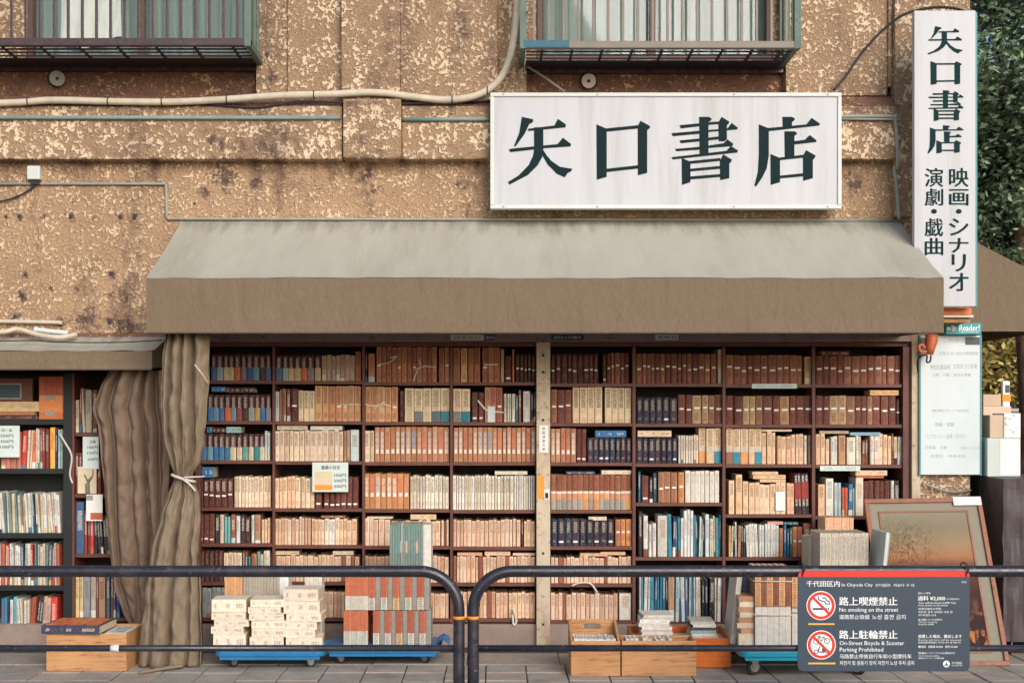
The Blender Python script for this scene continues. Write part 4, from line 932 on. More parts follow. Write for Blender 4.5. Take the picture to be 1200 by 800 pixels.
for ch, x0, x1, y0, y1 in ((YA, 1087, 1128, 31, 64), (KU, 1090.5, 1127, 72, 99.5), (SH, 1088, 1129, 106, 142), (TE, 1087, 1129, 147, 180)):
    q = MB()
    for i, p in enumerate(fit(ch, x0, x1, y0, y1)): q.prism([(X(a_, yv), Z(b_, yv)) for a_, b_ in p], yv - .0032 - i * .0001, yv - .0002)
    build('character', q, M['ink_teal'], VS)
for col_, pxc, wpx in (([('映', 197, 219), ('画', 222, 241), ('・', 245, 250.5), ('シ', 256, 276), ('ナ', 279, 296), ('リ', 298, 318), ('オ', 320, 341)], 1123.5, 22),
                  ([('演', 197, 219), ('劇', 221, 241), ('・', 245, 250.5), ('戯', 256, 277), ('曲', 279, 299)], 1094.5, 21)):
    for ch, y0, y1 in col_:
        q = MB(); text_geo(q, ch, X(pxc, yv), Z((y0 + y1) / 2, yv), (y1 - y0) / F * (D + yv), yv - .001, (6 if ch == '・' else wpx * (.72 if ch == 'リ' else 1)) / F * (D + yv), 'C', bold=.018)
        build('character', q, M['ink_teal'], VS)
# white notice board with faint lettering, and the teal strip above
yn = -.05
NB = empty('notice_board', (X(1113, yn), yn, Z(557, yn)), 'worn white notice board with faded lettering on the corner wall', 'notice board')
q = MB(); q.box(X(1079, yn), X(1148.5, yn), yn, -.001, Z(556, yn), Z(393, yn)); build('panel', q, M['notice'], NB, .003)
q = MB(); q.box(X(1148.6, yn), X(1150.5, yn), yn - .002, -.001, Z(557, yn), Z(392, yn)); q.box(X(1077.3, yn), X(1078.8, yn), yn - .002, -.001, Z(557, yn), Z(392, yn)); build('edge_strip', q, M['teal_edge'], NB)
q = MB()
for (s, x0, wd, py, hp) in (('ご利用案内', 1106, 32, 399, 5), ('お知らせ', 1100, 18, 414, 5), ('本日の営業時間', 1120, 26, 414, 4), ('神田古書店街', 1090, 24, 430, 6), ('古本まつり会場', 1117, 28, 429, 6), ('土曜・日曜・祝日も営業', 1092, 46, 439, 4),
                        ('買取のご相談', 1092, 44, 481, 3), ('映画・演劇', 1096, 22, 497, 5), ('パンフレット・台本・ポスター', 1084, 50, 511, 6), ('写真集　文庫', 1084, 26, 524, 4), ('店内へどうぞ', 1126, 22, 525, 4), ('休業日・年末年始', 1090, 42, 534, 4)):
    q = MB(); text_geo(q, s, X(x0, yn), Z(py, yn), hp / 172, yn - .0008, wd / 172); build('lettering', q, M['faded_ink'], NB)
q = MB(); q.box(X(1131, yn), X(1148, yn), yn - .0012, yn - .0002, Z(404, yn), Z(395, yn)); build('printed_panel', q, M['sticker_dark'], NB)
yt = -.12
TS = empty('teal_sign', (X(1129, yt), yt, Z(391, yt)), 'small teal sign with white lettering just above the notice board', 'sign')
q = MB(); q.box(X(1108.5, yt), X(1150, yt), yt, -.051, Z(391.5, yt), Z(378.5, yt)); build('panel', q, M['sticker_teal'], TS, .002)
q = MB(); text_geo(q, 'Reader!', X(1124, yt), Z(384, yt), .042, yt - .001, .138, 'L', bold=.02); text_geo(q, 'http://reader.jp', X(1124, yt), Z(389, yt), .010, yt - .001, .13, 'L')
q.cyl(P(1116.5, 384.5, yt - .002), P(1116.5, 384.5, yt - .0004), .021, n=20); q.box(X(1109.5, yt), X(1114, yt), yt - .0014, yt - .0003, Z(386.5, yt), Z(383, yt)); build('lettering', q, M['white_ink'], TS)
# orange wooden bracket box under the tall sign
OB = empty('orange_box', (X(1122, -.3), -.3, Z(376, -.3)), 'orange wooden box with a pale ledge under the tall sign', 'box')
q = MB(); q.box(X(1104, -.3), X(1139, -.3), -.30, -.13, Z(369, -.3), Z(360.5, -.3)); build('box', q, M['orange_tray'], OB, .004)
q = MB(); q.box(X(1104, -.32), X(1141, -.32), -.32, -.13, Z(372, -.3), Z(369.5, -.3)); build('ledge', q, M['paper'], OB, .002)
q = MB(); q.box(X(1106, -.28), X(1137, -.28), -.28, -.13, Z(377.5, -.28), Z(373, -.28)); build('lower_board', q, M['crate'], OB, .002)
# orange tapered lamp holder with a hook and cable
OL = empty('orange_lantern', (X(1091, -.16), -.16, Z(415, -.16)), 'small orange tapered lantern hanging at the right end of the awning', 'lantern')
q = MB(); q.tube([P(1092, 392, -.14), P(1091.5, 399, -.14), P(1090, 408, -.15), P(1089, 415, -.15)], [.041, .044, .034, .026], 12); build('shade', q, M['orange_plastic'], OL)
q = MB(); q.tube(smooth_path([P(1086, 412, -.2), P(1079, 412, -.2), P(1077, 406, -.2), P(1081, 404, -.2), P(1084, 408, -.2)]), .010, 8); build('hook', q, M['orange_plastic'], OL)
q = MB(); q.tube(smooth_path([P(1076, 436, -.06), P(1075, 425, -.12), P(1078, 418, -.18), P(1086, 416, -.2), P(1086, 424, -.2), P(1090, 423, -.2), P(1091, 416, -.2)]), .006, 8); build('cord', q, M['cable_black'], OL)
cable('thin_cable', [(1081, 565, -.03), (1095, 571, -.03), (1115, 576, -.03), (1138, 574, -.03)], .006, 'conduit', 'thin pale cable along the corner wall below the notice board', 'cable')

# ================================================================= AWNINGS
def awning(name, label, xa, xb, y_front, z_back, z_front, z_bot, slope_inset=0.0, seams=(), parts=5):
    root = empty(name, ((xa + xb) / 2, y_front / 2, z_bot), label, 'awning')
    t = .006; n = 60
    top = MB()
    for i in range(n):
        for j in range(10):
            def q(a_, b_, dz=0):
                x = xa + (xb - xa) * a_; sag = -.012 * math.sin(b_ * math.pi) + .006 * noise.noise((a_ * 26 + b_ * 3, b_ * 2.5, 6)) - .012 * math.sin(b_ * math.pi) * (math.sin(a_ * math.pi * parts) ** 2) + .003 * noise.noise((a_ * 20, b_ * 3, 1))
                return (x, y_front * b_, z_back + (z_front - z_back) * b_ + sag + dz)
            top.quad([q(i / n, (j + 1) / 10), q((i + 1) / n, (j + 1) / 10), q((i + 1) / n, j / 10), q(i / n, j / 10)], 0, True)
            top.quad([q(i / n, j / 10, -t), q((i + 1) / n, j / 10, -t), q((i + 1) / n, (j + 1) / 10, -t), q(i / n, (j + 1) / 10, -t)], 0, True)
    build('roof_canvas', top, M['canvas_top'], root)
    v = MB()
    def vq(a_, b_, yy):
        x = xa + (xb - xa) * a_
        wob = .012 * noise.noise((a_ * 11, b_ * 1.2, 4)) * b_ + .005 * b_ * noise.noise((a_ * 60, b_ * .6, 7)) + .004 * noise.noise((a_ * 25, b_ * 5, 2))
        return (x, yy + wob, z_front - .002 + (z_bot - z_front) * b_ + (.004 * noise.noise((a_ * 40, 0, 9)) if b_ > .99 else 0))
    for i in range(80):
        for j in range(4):
            a0, a1, b0, b1 = i / 80, (i + 1) / 80, j / 4, (j + 1) / 4
            v.quad([vq(a0, b1, y_front), vq(a1, b1, y_front), vq(a1, b0, y_front), vq(a0, b0, y_front)], 0, True)
            v.quad([vq(a0, b0, y_front + t), vq(a1, b0, y_front + t), vq(a1, b1, y_front + t), vq(a0, b1, y_front + t)], 0, True)
        v.quad([vq(a0, 1, y_front + t), vq(a1, 1, y_front + t), vq(a1, 1, y_front), vq(a0, 1, y_front)])
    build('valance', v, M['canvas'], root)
    q = MB(); q.box(xa + .002, xb - .002, y_front - .012, y_front + .012, z_bot - .010, z_bot - .001); build('hem', q, M['canvas_hem'], root, .003)
    for xx, sgn in ((xa, 1), (xb, -1)):
        q = MB(); x2 = xx + sgn * t; x1 = xx + sgn * .0005
        pr = [(-.002, z_back - .012), (y_front + .008, z_front - .012), (y_front + .008, z_bot + .004), (-.002, z_bot + .03)]
        lo, hi = min(x1, x2), max(x1, x2)
        k = len(pr)
        q.quad([(lo, p[0], p[1]) for p in pr][::-1]); q.quad([(hi, p[0], p[1]) for p in pr])
        for i in range(k):
            j = (i + 1) % k; q.quad([(lo, *pr[i]), (hi, *pr[i]), (hi, *pr[j]), (lo, *pr[j])])
        build('side_panel', q, M['canvas'], root)
    q = MB(); q.cyl((xa + .01, y_front + .03, z_bot + .02), (xb - .01, y_front + .03, z_bot + .02), .014, n=10); build('front_bar', q, M['guard_under'], root)
    for i in range(parts + 1):
        x = xa + .03 + (xb - xa - .06) * i / parts
        q = MB(); q.cyl((x, .0, z_back - .05), (x, y_front + .03, z_front - .035), .011, n=8); q.cyl((x, y_front + .03, z_front - .035), (x, y_front + .03, z_bot + .02), .010, n=8); build('rib', q, M['guard_under'], root)
    return root
yA = -.906
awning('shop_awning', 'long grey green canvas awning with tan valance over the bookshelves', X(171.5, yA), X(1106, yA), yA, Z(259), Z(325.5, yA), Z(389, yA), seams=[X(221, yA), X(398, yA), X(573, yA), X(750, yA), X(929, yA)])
yB = -.42
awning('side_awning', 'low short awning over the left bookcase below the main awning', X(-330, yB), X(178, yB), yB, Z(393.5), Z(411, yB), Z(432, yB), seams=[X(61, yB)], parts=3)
# awning of the side street face, seen from its end
EA = empty('corner_awning', (3.6, 1.5, Z(388)), 'tan awning on the side street face of the building seen end on', 'awning')
xw = X(1137); pr = [(xw, Z(279)), (X(1232), Z(328)), (X(1232), Z(388)), (xw, Z(388))]
q = MB(); q.prism(pr, .02, .03); build('end_panel', q, M['canvas'], EA)
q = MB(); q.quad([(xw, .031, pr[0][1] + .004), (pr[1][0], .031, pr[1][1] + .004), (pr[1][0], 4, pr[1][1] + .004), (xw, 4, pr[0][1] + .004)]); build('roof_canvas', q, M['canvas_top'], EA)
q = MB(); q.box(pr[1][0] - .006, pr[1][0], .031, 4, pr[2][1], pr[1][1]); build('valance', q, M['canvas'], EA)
# pipes lying on the low awning
def lay(name, pts, r, mat, label, cat):
    q = MB(); q.tube(smooth_path([P(*p) for p in pts]), r, 9); return build(name, q, M[mat], label=label, cat=cat)
o = lay('pale_pipe', [(-80, 376, -.03), (0, 376.5, -.03), (60, 377.5, -.03), (73, 378.5, -.03)], .014, 'cable_beige', 'straight pale pipe fixed to the wall above the low awning', 'pipe')
lay('pale_hose', [(-80, 392, -.12), (0, 389, -.12), (20, 385.5, -.10), (45, 392, -.14), (70, 395, -.16), (90, 391.5, -.12)], .016, 'cable_beige', 'bent pale hose lying on top of the low awning', 'hose')
lay('cloth_roll', [(41, 386, -.07), (50, 387, -.08), (62, 388.5, -.08), (80, 390, -.08)], [.02, .024] + [.016] * 17, 'paper_mint', 'crumpled pale cloth roll lying on the low awning', 'cloth')
lay('thin_cable', [(-60, 399.5, -.25), (0, 399.5, -.25), (40, 399, -.25), (75, 401, -.27), (140, 401, -.27), (190, 398.5, -.2)], .004, 'cable_black', 'thin black wire lying along the top of the low awning', 'cable')

# ================================================================= BOOKSHELF
SX0, SX1 = X(232), X(1066)
SHF = empty('wall_bookshelf', ((SX0 + SX1) / 2, .2, Z(731)), 'long dark brown wall bookshelf of eight bays under the awning', 'bookshelf')
def sp(name, mb, mat, bevel=.0015): return build(name, mb, mat, SHF, bevel, 1)
q = MB(); q.box(SX0, SX1, .325, .335, Z(731), Z(401)); sp('back_panel', q, M['back'], 0)
q = MB(); q.box(X(246), SX1, .018, .325, Z(405.5), Z(401)); sp('top_board', q, M['shelf'])
UP = [(318.8, 321.8), (424.2, 427.4), (527.3, 530.5), (741.3, 745.2), (847, 850.6), (952, 956)]
for a_, b_ in UP:
    q = MB(); q.box(X(a_), X(b_), .012, .324, Z(730), Z(406)); sp('upright', q, M['shelf_v'])
for a_, b_ in ((232, 235), (628, 645), (1058.2, 1066)):
    q = MB(); q.box(X(a_), X(b_), .03 if a_ == 628 else .0, .324, Z(730), Z(406)); sp('upright', q, M['shelf_v'])
EDGE = [(235, 318.8), (321.8, 424.2), (427.4, 527.3), (530.5, 628), (645, 741.3), (745.2, 847), (850.6, 952), (956, 1058.2)]
for bi, (place, rows) in enumerate(BAYS):
    a_, b_ = EDGE[bi]
    for (bot, *_r) in rows:
        q = MB(); z1 = Z(bot, YS) - .0006
        q.box(X(a_) + .001, X(b_) - .001, .014 + R.uniform(0, .003), .323, z1 - .0235, z1); sp('shelf_board', q, M['shelf'])
    if bi == 7:
        q = MB(); q.box(X(a_) + .001, X(b_) - .001, .016, .323, Z(657), Z(653)); sp('shelf_board', q, M['shelf'])
    if bi == 6:
        q = MB(); q.box(X(a_) + .001, X(b_) - .001, .016, .323, Z(730), Z(726)); sp('shelf_board', q, M['shelf'])
    fill(rows, place, YS, .2, 'books standing on the wall bookshelf')
# label strips on shelf edges
for (x0, x1, y0, y1, lb) in ((881, 934, 449.5, 455, 'pale printed shelf strip under the top row, third bay right of post'), (961, 1008, 545.5, 551.5, 'pale printed shelf strip under the third row in the end bay')):
    o = sheet('shelf_strip', x0, x1, y0, y1, .008, M['paper_mint'], t=.002, label=lb, cat='label strip', group='printed strips on shelf edges')
    q = MB(); text_geo(q, '日本映画・シナリオ・演劇関係書', X((x0 + x1) / 2, .008), Z((y0 + y1) / 2, .008), .018, .0074, (x1 - x0) * .8 / 170, 'C'); build('lettering', q, M['faded_ink'], o)

# ---------------------------------------------------------------- left bookcase
LB = empty('black_bookcase', (X(0), .2, .1), 'black bookcase under the low awning at far left', 'bookcase')
yL = .02
q = MB(); q.box(X(-200), X(84), .30, .31, .02, Z(437)); build('back_panel', q, M['black_shelf'], LB)
q = MB(); q.box(X(74), X(84), 0, .299, .02, Z(437)); build('side_panel', q, M['black_shelf'], LB, .003)
q = MB(); q.box(X(-200), X(-190), 0, .299, .02, Z(437)); build('side_panel', q, M['black_shelf'], LB, .003)
for py in (491.5, 549, 624.5, 686, 751):
    q = MB(); q.box(X(-190) + .001, X(74) - .001, .01, .299, Z(py + 6), Z(py)); build('shelf_board', q, M['black_shelf'], LB, .002)
LB2 = empty('narrow_bookcase', (X(112), .2, .1), 'narrow reddish brown bookcase half behind the brown curtain', 'bookcase')
q = MB(); q.box(X(84.3), X(200), .30, .31, .02, Z(437)); build('back_panel', q, M['back'], LB2)
q = MB(); q.box(X(84.3), X(87), 0, .299, .02, Z(437)); build('side_panel', q, M['shelf_v'], LB2, .002)
q = MB(); q.box(X(229), X(231.5), 0, .299, .02, Z(437)); build('side_panel', q, M['shelf_v'], LB2, .002)
for py in (507, 579, 649, 724):
    q = MB(); q.box(X(87) + .001, X(229) - .001, .01, .299, Z(py + 4), Z(py)); build('shelf_board', q, M['shelf'], LB2, .002)
LROWS = [
 (549, 'second shelf', [(0, 24, 4, (190, 120, 100), 505), (24, 30, 1, (206, 50, 36), 503, {'lean': .05}), (30.5, 36, 2, (228, 214, 196), 504, {'lean': .05}), (36.5, 41, 1, (232, 112, 44), 503, {'lean': .05}), (41.5, 46, 2, (224, 220, 210), 502), (46.5, 57, 4, (140, 66, 62), 502), (57.5, 63.5, 1, (246, 178, 70), 500), (64, 66.5, 1, (40, 50, 90), 502), (67, 73, 2, (160, 190, 190), 503)], []),
 (624, 'third shelf', [(-8, 71, 26, 'mag', 577, {'lean': -.06})], []),
 (685.5, 'fourth shelf', [(-8, 70, 24, 'mag', 637)], []),
 (750.5, 'lowest shelf', [(0, 8, 2, (44, 130, 170), 700), (8.5, 11, 1, (222, 76, 50), 702, {'lean': .08}), (11.5, 15, 1, (226, 220, 210), 702), (15.5, 20, 1, (110, 170, 180), 699), (20.5, 27, 2, (226, 214, 196), 701, {'lean': -.05}), (27.5, 33, 2, (228, 218, 204), 702), (33.5, 39, 2, (190, 90, 60), 700, {'lean': .06}), (39.5, 46, 2, (44, 52, 56), 698, {'lean': .1}), (47, 57, 2, (206, 170, 150), 699, {'lean': .05}), (58.5, 66.5, 1, (220, 52, 36), 700)], []),
]
fill(LROWS, 'black bookcase', .03, .2, 'books in the left bookcases')
L2ROWS = [
 (506.5, 'top shelf', [(88, 92, 1, (206, 190, 164), 468), (92.5, 95, 1, (120, 60, 54), 454), (95.5, 99, 1, (196, 180, 160), 455, {'lean': -.05}), (99.5, 107, 1, (180, 168, 150), 456), (108, 118, 2, (120, 60, 54), 456)], []),
 (578.5, 'second shelf', [(87.5, 96, 2, (126, 60, 54), 530), (96.5, 118, 5, (120, 56, 52), 535)], []),
 (648.5, 'third shelf', [(88, 97.5, 1, (60, 100, 140), 588), (98.5, 102, 1, (150, 60, 46), 598), (102.5, 105, 1, (120, 60, 46), 600), (105.5, 109.5, 1, (206, 40, 36), 602), (110, 114, 1, (36, 46, 50), 600), (114.5, 132, 5, (60, 50, 56), 604, {'lean': -.06})], []),
 (723.5, 'lowest shelf', [(82.5, 87, 1, (206, 150, 110), 672), (87.5, 97, 2, (222, 196, 140), 672), (97.5, 105, 1, (150, 146, 150), 672), (105.5, 112, 1, (176, 174, 164), 672), (112.5, 115, 1, (150, 80, 66), 672), (115.5, 123, 1, (176, 130, 104), 674), (124, 128, 1, (90, 110, 126), 672), (129, 135, 2, (110, 90, 100), 673), (135.5, 140, 1, (36, 90, 150), 678)], []),
]
fill(L2ROWS, 'narrow brown bookcase', .03, .2, 'books in the left bookcases')
# things on the top shelf of the black bookcase
fb = BM(); fb = book_geo(R, X(44), X(74), Z(491), Z(441), .03, .2, [(0, .06, (206, 116, 64), None), (.06, .16, (206, 116, 64), None), (.16, .5, (226, 136, 72), None), (.5, .56, (214, 150, 90), None), (.56, 1, (186, 92, 62), (140, 60, 44, .6))], False)
o = build_book('box_file', fb, label='orange box file with two small tags on the top shelf of black bookcase', cat='box file')
for (a_, b_, c_, d_) in ((53, 64, 482, 487), (52, 64, 463.5, 468)):
    sheet('tag', a_, b_, c_, d_, .0285, M['conduit'], o, .001)
pf = MB(); pf.box(X(-20), X(36), .03, .06, Z(470), Z(443)); o = build('framed_photograph', pf, M['shelf'], bevel=.004, label='brown framed photograph standing on parcels in the black bookcase', cat='picture frame')
sheet('photo', -16, 25, 449, 467.5, .0285, M['conduit'], o, .001); sheet('photo_image', -16, 23.5, 450.5, 466, .0275, M['sticker_dark'], o, .0008)
for (x0, x1, y0, y1, c, lb) in ((-20, 44, 470.3, 482, (222, 190, 140), 'cream parcel under the framed photograph in the black bookcase'), (-20, 39, 482.4, 486, (190, 120, 80), 'brown board between the cream parcel and dark books'), (-20, 40, 486.4, 491.3, (90, 48, 50), 'dark red book lowest in the flat pile, black bookcase')):
    build_book('flat_book', book_geo(R, X(x0), X(x1), Z(y1), Z(y0), .03, .22, [(0, 1, c, (200, 180, 150, .5) if sum(c) < 300 else (120, 90, 60, .5))], axis='x'), label=lb, cat='book')

# ---------------------------------------------------------------- link the books: the 268 largest one by one, the rest as one
catalog.sort(key=lambda t: -t[0])
rest = BM(); restl = MB(); seen = {}
for idx, (area, label, geo, lm, group) in enumerate(catalog):
    if idx < MAX_BOOKS:
        o = build_book('book', geo, label=label, cat='book', group=group)
        if lm is not None: build('spine_label', lm, M['paper_white'], o)
    else:
        rest.add(geo)
        if lm is not None:
            for f in lm.f: rest.face([lm.v[i] for i in f], (236, 232, 224))
build_book('packed_books', rest, label='the many thinner books packed in rows across the shelves', cat='books', kind='stuff', loc=(0, .1, .2))

# tapes tied round runs of slipcased books (paper ribbon)
def ribbon(pts, wd, y, label, extra=()):
    q = MB()
    for seg in (pts,) + tuple(extra):
        p = [P(a_, b_, y) for a_, b_ in seg]
        for i in range(len(p) - 1):
            dirv = (p[i + 1] - p[i]).normalized(); nrm = Vector((-dirv.z, 0, dirv.x)) * wd * R.uniform(.22, .36)
            q.prism([((p[i] - nrm).x, (p[i] - nrm).z), ((p[i + 1] - nrm).x, (p[i + 1] - nrm).z), ((p[i + 1] + nrm).x, (p[i + 1] + nrm).z), ((p[i] + nrm).x, (p[i] + nrm).z)], y - .002 - i * .0007, y - i * .0007)
    build('paper_ribbon', q, M['sisal'], label=label, cat='ribbon', group='paper ribbons tied round sets of books')
ribbon([(444, 427), (456, 425), (463, 420)], .014, .033, 'frayed paper ribbon round the left brown books, third bay top shelf', ([(458, 419), (466, 417.5)],))
ribbon([(487, 433), (497, 429), (511, 430)], .014, .033, 'paper ribbon round the right brown books, third bay top shelf', ([(491, 421), (493, 428)], [(489, 434), (484, 447)]))
ribbon([(427, 473), (437, 476), (446, 474), (451, 471)], .016, .033, 'twisted paper ribbon round tan books, third bay second shelf', ([(439, 479), (450, 470)], [(450, 474), (458, 476)]))
ribbon([(399, 474), (423, 474)], .012, .033, 'flat paper ribbon round tan books, second bay second shelf')
ribbon([(567, 427), (583, 427)], .014, .033, 'paper ribbon round brown books, bay left of post top shelf')
ribbon([(560, 469), (568, 479), (572, 481)], .018, .033, 'grey ribbon beside the hanging paper tag, bay left of post', ([(577, 482), (590, 483)],))
sheet('paper_tag', 571.5, 580, 476, 497, .030, M['paper_mint'], t=.002, label='pale blue paper tag hanging over brown books, bay left of post', cat='tag')
o = sheet('paper_tag', 909, 920, 576, 598, .030, M['paper_white'], t=.002, label='white wrapped tag hanging on the peach paperbacks, fourth shelf', cat='tag')
lay('ribbon_tail', [(600, 712, .01), (603, 717, .0), (605, 728, -.005), (602, 732, -.005), (600.5, 720, .0)], .008, 'sisal', 'loose white ribbon loop hanging from the lowest shelf left of post', 'ribbon')
lay('ribbon_tail', [(670, 686, .01), (680, 682.5, 0), (692, 683.5, 0), (700, 694, 0)], .007, 'sisal', 'loose white ribbon over the lowest shelf edge right of post', 'ribbon')
lay('ribbon_tail', [(70, 508, .01), (76, 518, .0), (84, 534, -.005), (82, 555, .0), (85, 566, .0)], .007, 'sisal', 'white ribbon hanging down the edge of the black bookcase', 'ribbon')

# price cards
def card(px0, px1, py0, py1, y, mat, lines, label, bars=()):
    o = sheet('price_card', px0, px1, py0, py1, y, M[mat], t=.003, label=label, cat='price card')
    q = MB()
    for (s, xc, yc, wd, hp) in lines: text_geo(q, s, X(xc, y), Z(yc, y), hp / 170, y - .0009, wd / 170, 'C', bold=.01)
    build('lettering', q, M['black_ink'], o)
    for (a_, b_, c_, d_, mt) in bars: sheet('colour_patch', a_, b_, c_, d_, y - .0006, M[mt], o, .0005)
card(366, 408, 541.5, 576, -.012, 'paper_mint', [('書籍の目安', 387.5, 547.5, 22, 4.5), ('100円', 398.5, 556.5, 14, 4), ('500円', 398.5, 563, 14, 4), ('200円', 398.5, 569.5, 14, 4)],
     'hanging price card with grey, peach and orange patches in the second bay', [(368.5, 389.5, 552.5, 561, 'sticker_tan'), (368.5, 389.5, 561.3, 567.6, 'card_pink'), (368.5, 389.5, 567.9, 574, 'sticker_orange')])
card(-14, 23, 498.5, 535.5, -.012, 'paper_mint', [('均一本', 8, 504, 13, 4), ('500円', 8, 510.5, 15, 4), ('300円', 8, 517, 15, 4), ('100円', 8, 523.5, 15, 4)], 'pale mint price card at the far left in front of the magazines')
card(97, 115.5, 511.5, 549, -.012, 'paper_mint', [('文庫', 108.5, 517.5, 7, 3.5), ('100円', 108.5, 524, 12, 3.5), ('150円', 108.5, 530.5, 12, 3.5), ('200円', 108.5, 538, 12, 3.5)], 'pale mint price card on the narrow bookcase beside the curtain')
o = sheet('picture_card', 91, 113, 546.5, 578, -.008, M['sticker_tan'], t=.003, label='tan card with a bare tree drawing below the mint price card', cat='card')
q = MB(); q.tube(smooth_path([P(103, 578, -.0095), P(102.5, 568, -.0095), P(105, 562, -.0095), P(108.5, 557, -.0095), P(109, 550, -.0095)]), [.016] * 8 + [.010] * 8 + [.005] * 9, 6); q.tube([P(103.5, 565, -.0095), P(99, 556, -.0095)], .006, 6); build('tree_drawing', q, M['guard_tan'], o)
o = sheet('wrapped_flyer', 101, 120, 579, 610, -.014, M['paper_white'], t=.003, label='glossy white and orange flyer hanging below the tree card', cat='flyer')
sheet('colour_patch', 106, 120, 600.5, 608.5, -.0148, M['orange_plastic'], o, .0006)
sheet('colour_patch', 101, 109, 580, 586, -.0148, M['conduit'], o, .0006)

# ================================================================= CURTAINS
def interp(rows, py):
    for i in range(len(rows) - 1):
        if rows[i][0] <= py <= rows[i + 1][0]:
            t = (py - rows[i][0]) / (rows[i + 1][0] - rows[i][0]); t = t * t * (3 - 2 * t) * .5 + t * .5
            return [a_ + (b_ - a_) * t for a_, b_ in zip(rows[i], rows[i + 1])]
    return list(rows[-1])
def bundle(name, rows, yc, folds, mat, label, seed, py_steps=110, n=120, warp=False):
    """gathered cloth: closed section with deep folds, rows = (py, left px, right px, half depth, fold depth)"""
    m_ = MB(); r = random.Random(seed); ph = [r.uniform(0, 6.28) for _ in range(6)]
    p0, p1 = rows[0][0], rows[-1][0]; ring = []
    for j in range(py_steps + 1):
        py = p0 + (p1 - p0) * j / py_steps
        _, xl, xr, dep, fd = interp(rows, py)
        for i in range(n):
            a_ = i / n; front = a_ < .5; t = a_ * 2 if front else (1 - a_) * 2
            env = math.sqrt(max(0, 1 - (2 * t - 1) ** 2))
            u = t + .035 * math.sin(ph[1] + 5 * t + (py - p0) * .012) + .012 * math.sin(py * .05 + ph[2])
            if warp and py < 557: u = max(0, u) ** .55 * 1.25
            s = abs(math.sin(math.pi * (folds * (u + .05 * math.sin(7 * u + ph[3]))) + ph[0]))
            amp = .45 + .55 * (.5 + .5 * math.sin(9.3 * u + ph[4]))
            f = amp * (1 - s) ** (2.6 if warp and py > 557 else 1.35)
            cr = .030 * (.5 - abs(noise.noise((t * 2.6 + py * .012, py * .030 - t * 2, seed + 11)))) + .018 * noise.noise((t * 3.5, py * .022, seed)) + .017 * noise.noise((t * 9 + py * .03, py * .05, seed + 3)) + .018 * abs(noise.noise((t * 5 - py * .03, py * .04, seed + 5)))
            if warp: cr += .016 * math.exp(-((py - 562) / 34) ** 2) * abs(math.sin(math.pi * 12 * t + 1.5 * noise.noise((py * .04, t * 3, 2))))
            if front: y = yc - dep * env + 1.35 * fd * f * (.3 + .7 * env) + cr
            else: y = yc + dep * env * .8 - fd * f * .6
            xx = xl + (xr - xl) * t + (1.2 * noise.noise((t * 3, py * .03, seed + 8)))
            ring.append((X(xx, yc), y, max(.002, Z(py, yc) + (.006 * noise.noise((t * 9, 1, seed)) if j == py_steps else 0))))
    m_.v = ring
    for j in range(py_steps):
        for i in range(n):
            k = (i + 1) % n
            m_.f.append(((j + 1) * n + i, (j + 1) * n + k, j * n + k, j * n + i)); m_.m.append(0); m_.sm.append(True)
    m_.f.append(tuple(range(n))); m_.m.append(0); m_.sm.append(False)
    m_.f.append(tuple(py_steps * n + i for i in range(n - 1, -1, -1))); m_.m.append(0); m_.sm.append(False)
    return m_
TIED = [(389, 193, 247, .10, .075), (430, 190, 246, .10, .08), (480, 188, 243, .09, .075), (515, 191, 240, .08, .07), (540, 198, 236, .055, .045), (556, 203.5, 226, .036, .022), (563, 203, 228, .036, .022), (580, 196, 234, .06, .05), (600, 188, 235, .08, .065),
        (640, 178, 233, .10, .08), (700, 169, 236, .11, .085), (745, 164, 237, .12, .09), (779, 161, 236, .12, .09)]
TC = empty('tied_curtain', (X(210, -.74), -.74, 0), 'tan canvas curtain tied at the waist with white ribbon, hanging from the awning', 'curtain')
build('cloth', bundle('cloth', TIED, -.74, 3.6, 0, '', 5, 130, 180, True), M['tan_cloth'], TC)
q = MB()
pts = []
for i in range(25):
    a_ = 2 * math.pi * i / 24
    pts.append((X(215 , -.74) + math.cos(a_) * .072, -.74 - math.sin(a_) * .046, Z(560 + 4 * math.cos(a_), -.74)))
q.tube(pts, .009, 8)
q.tube(smooth_path([P(214, 561, -.80), P(222, 567, -.80), P(229, 575, -.79)]), .007, 6); q.tube(smooth_path([P(216, 559, -.80), P(228, 558.5, -.78), P(240, 558, -.72)]), .005, 6)
build('tie_ribbon', q, M['sisal'], TC)
q = MB(); q.tube(smooth_path([P(228, 427, -.855), P(236, 437, -.85), P(244, 449, -.80)]), .004, 6); build('stitched_seam', q, M['sticker_tan'], TC)
q = MB(); q.tube(smooth_path([(X(165, -.95), -.99, .012), (X(180, -.93), -.95, .018), (X(196, -.9), -.9, .024), (X(214, -.86), -.86, .03)]), [.012] * 19, 6); build('trailing_hem', q, M['tan_cloth'], TC)
BROWN = [(434, 128, 196, .09, .10), (455, 117, 197, .09, .10), (478, 109, 198, .09, .10), (500, 115, 198, .09, .10), (560, 121, 198, .09, .10), (620, 125, 196, .09, .10), (680, 131, 193, .08, .08), (715, 142, 188, .05, .04), (738, 153, 176, .04, .03)]
BC = empty('brown_curtain', (X(165, -.24), -.24, Z(738, -.24)), 'darker brown canvas curtain hanging behind the tied tan one', 'curtain')
build('cloth', bundle('cloth', BROWN, -.24, 4.6, 0, '', 12, 130, 180), M['brown_cloth'], BC)

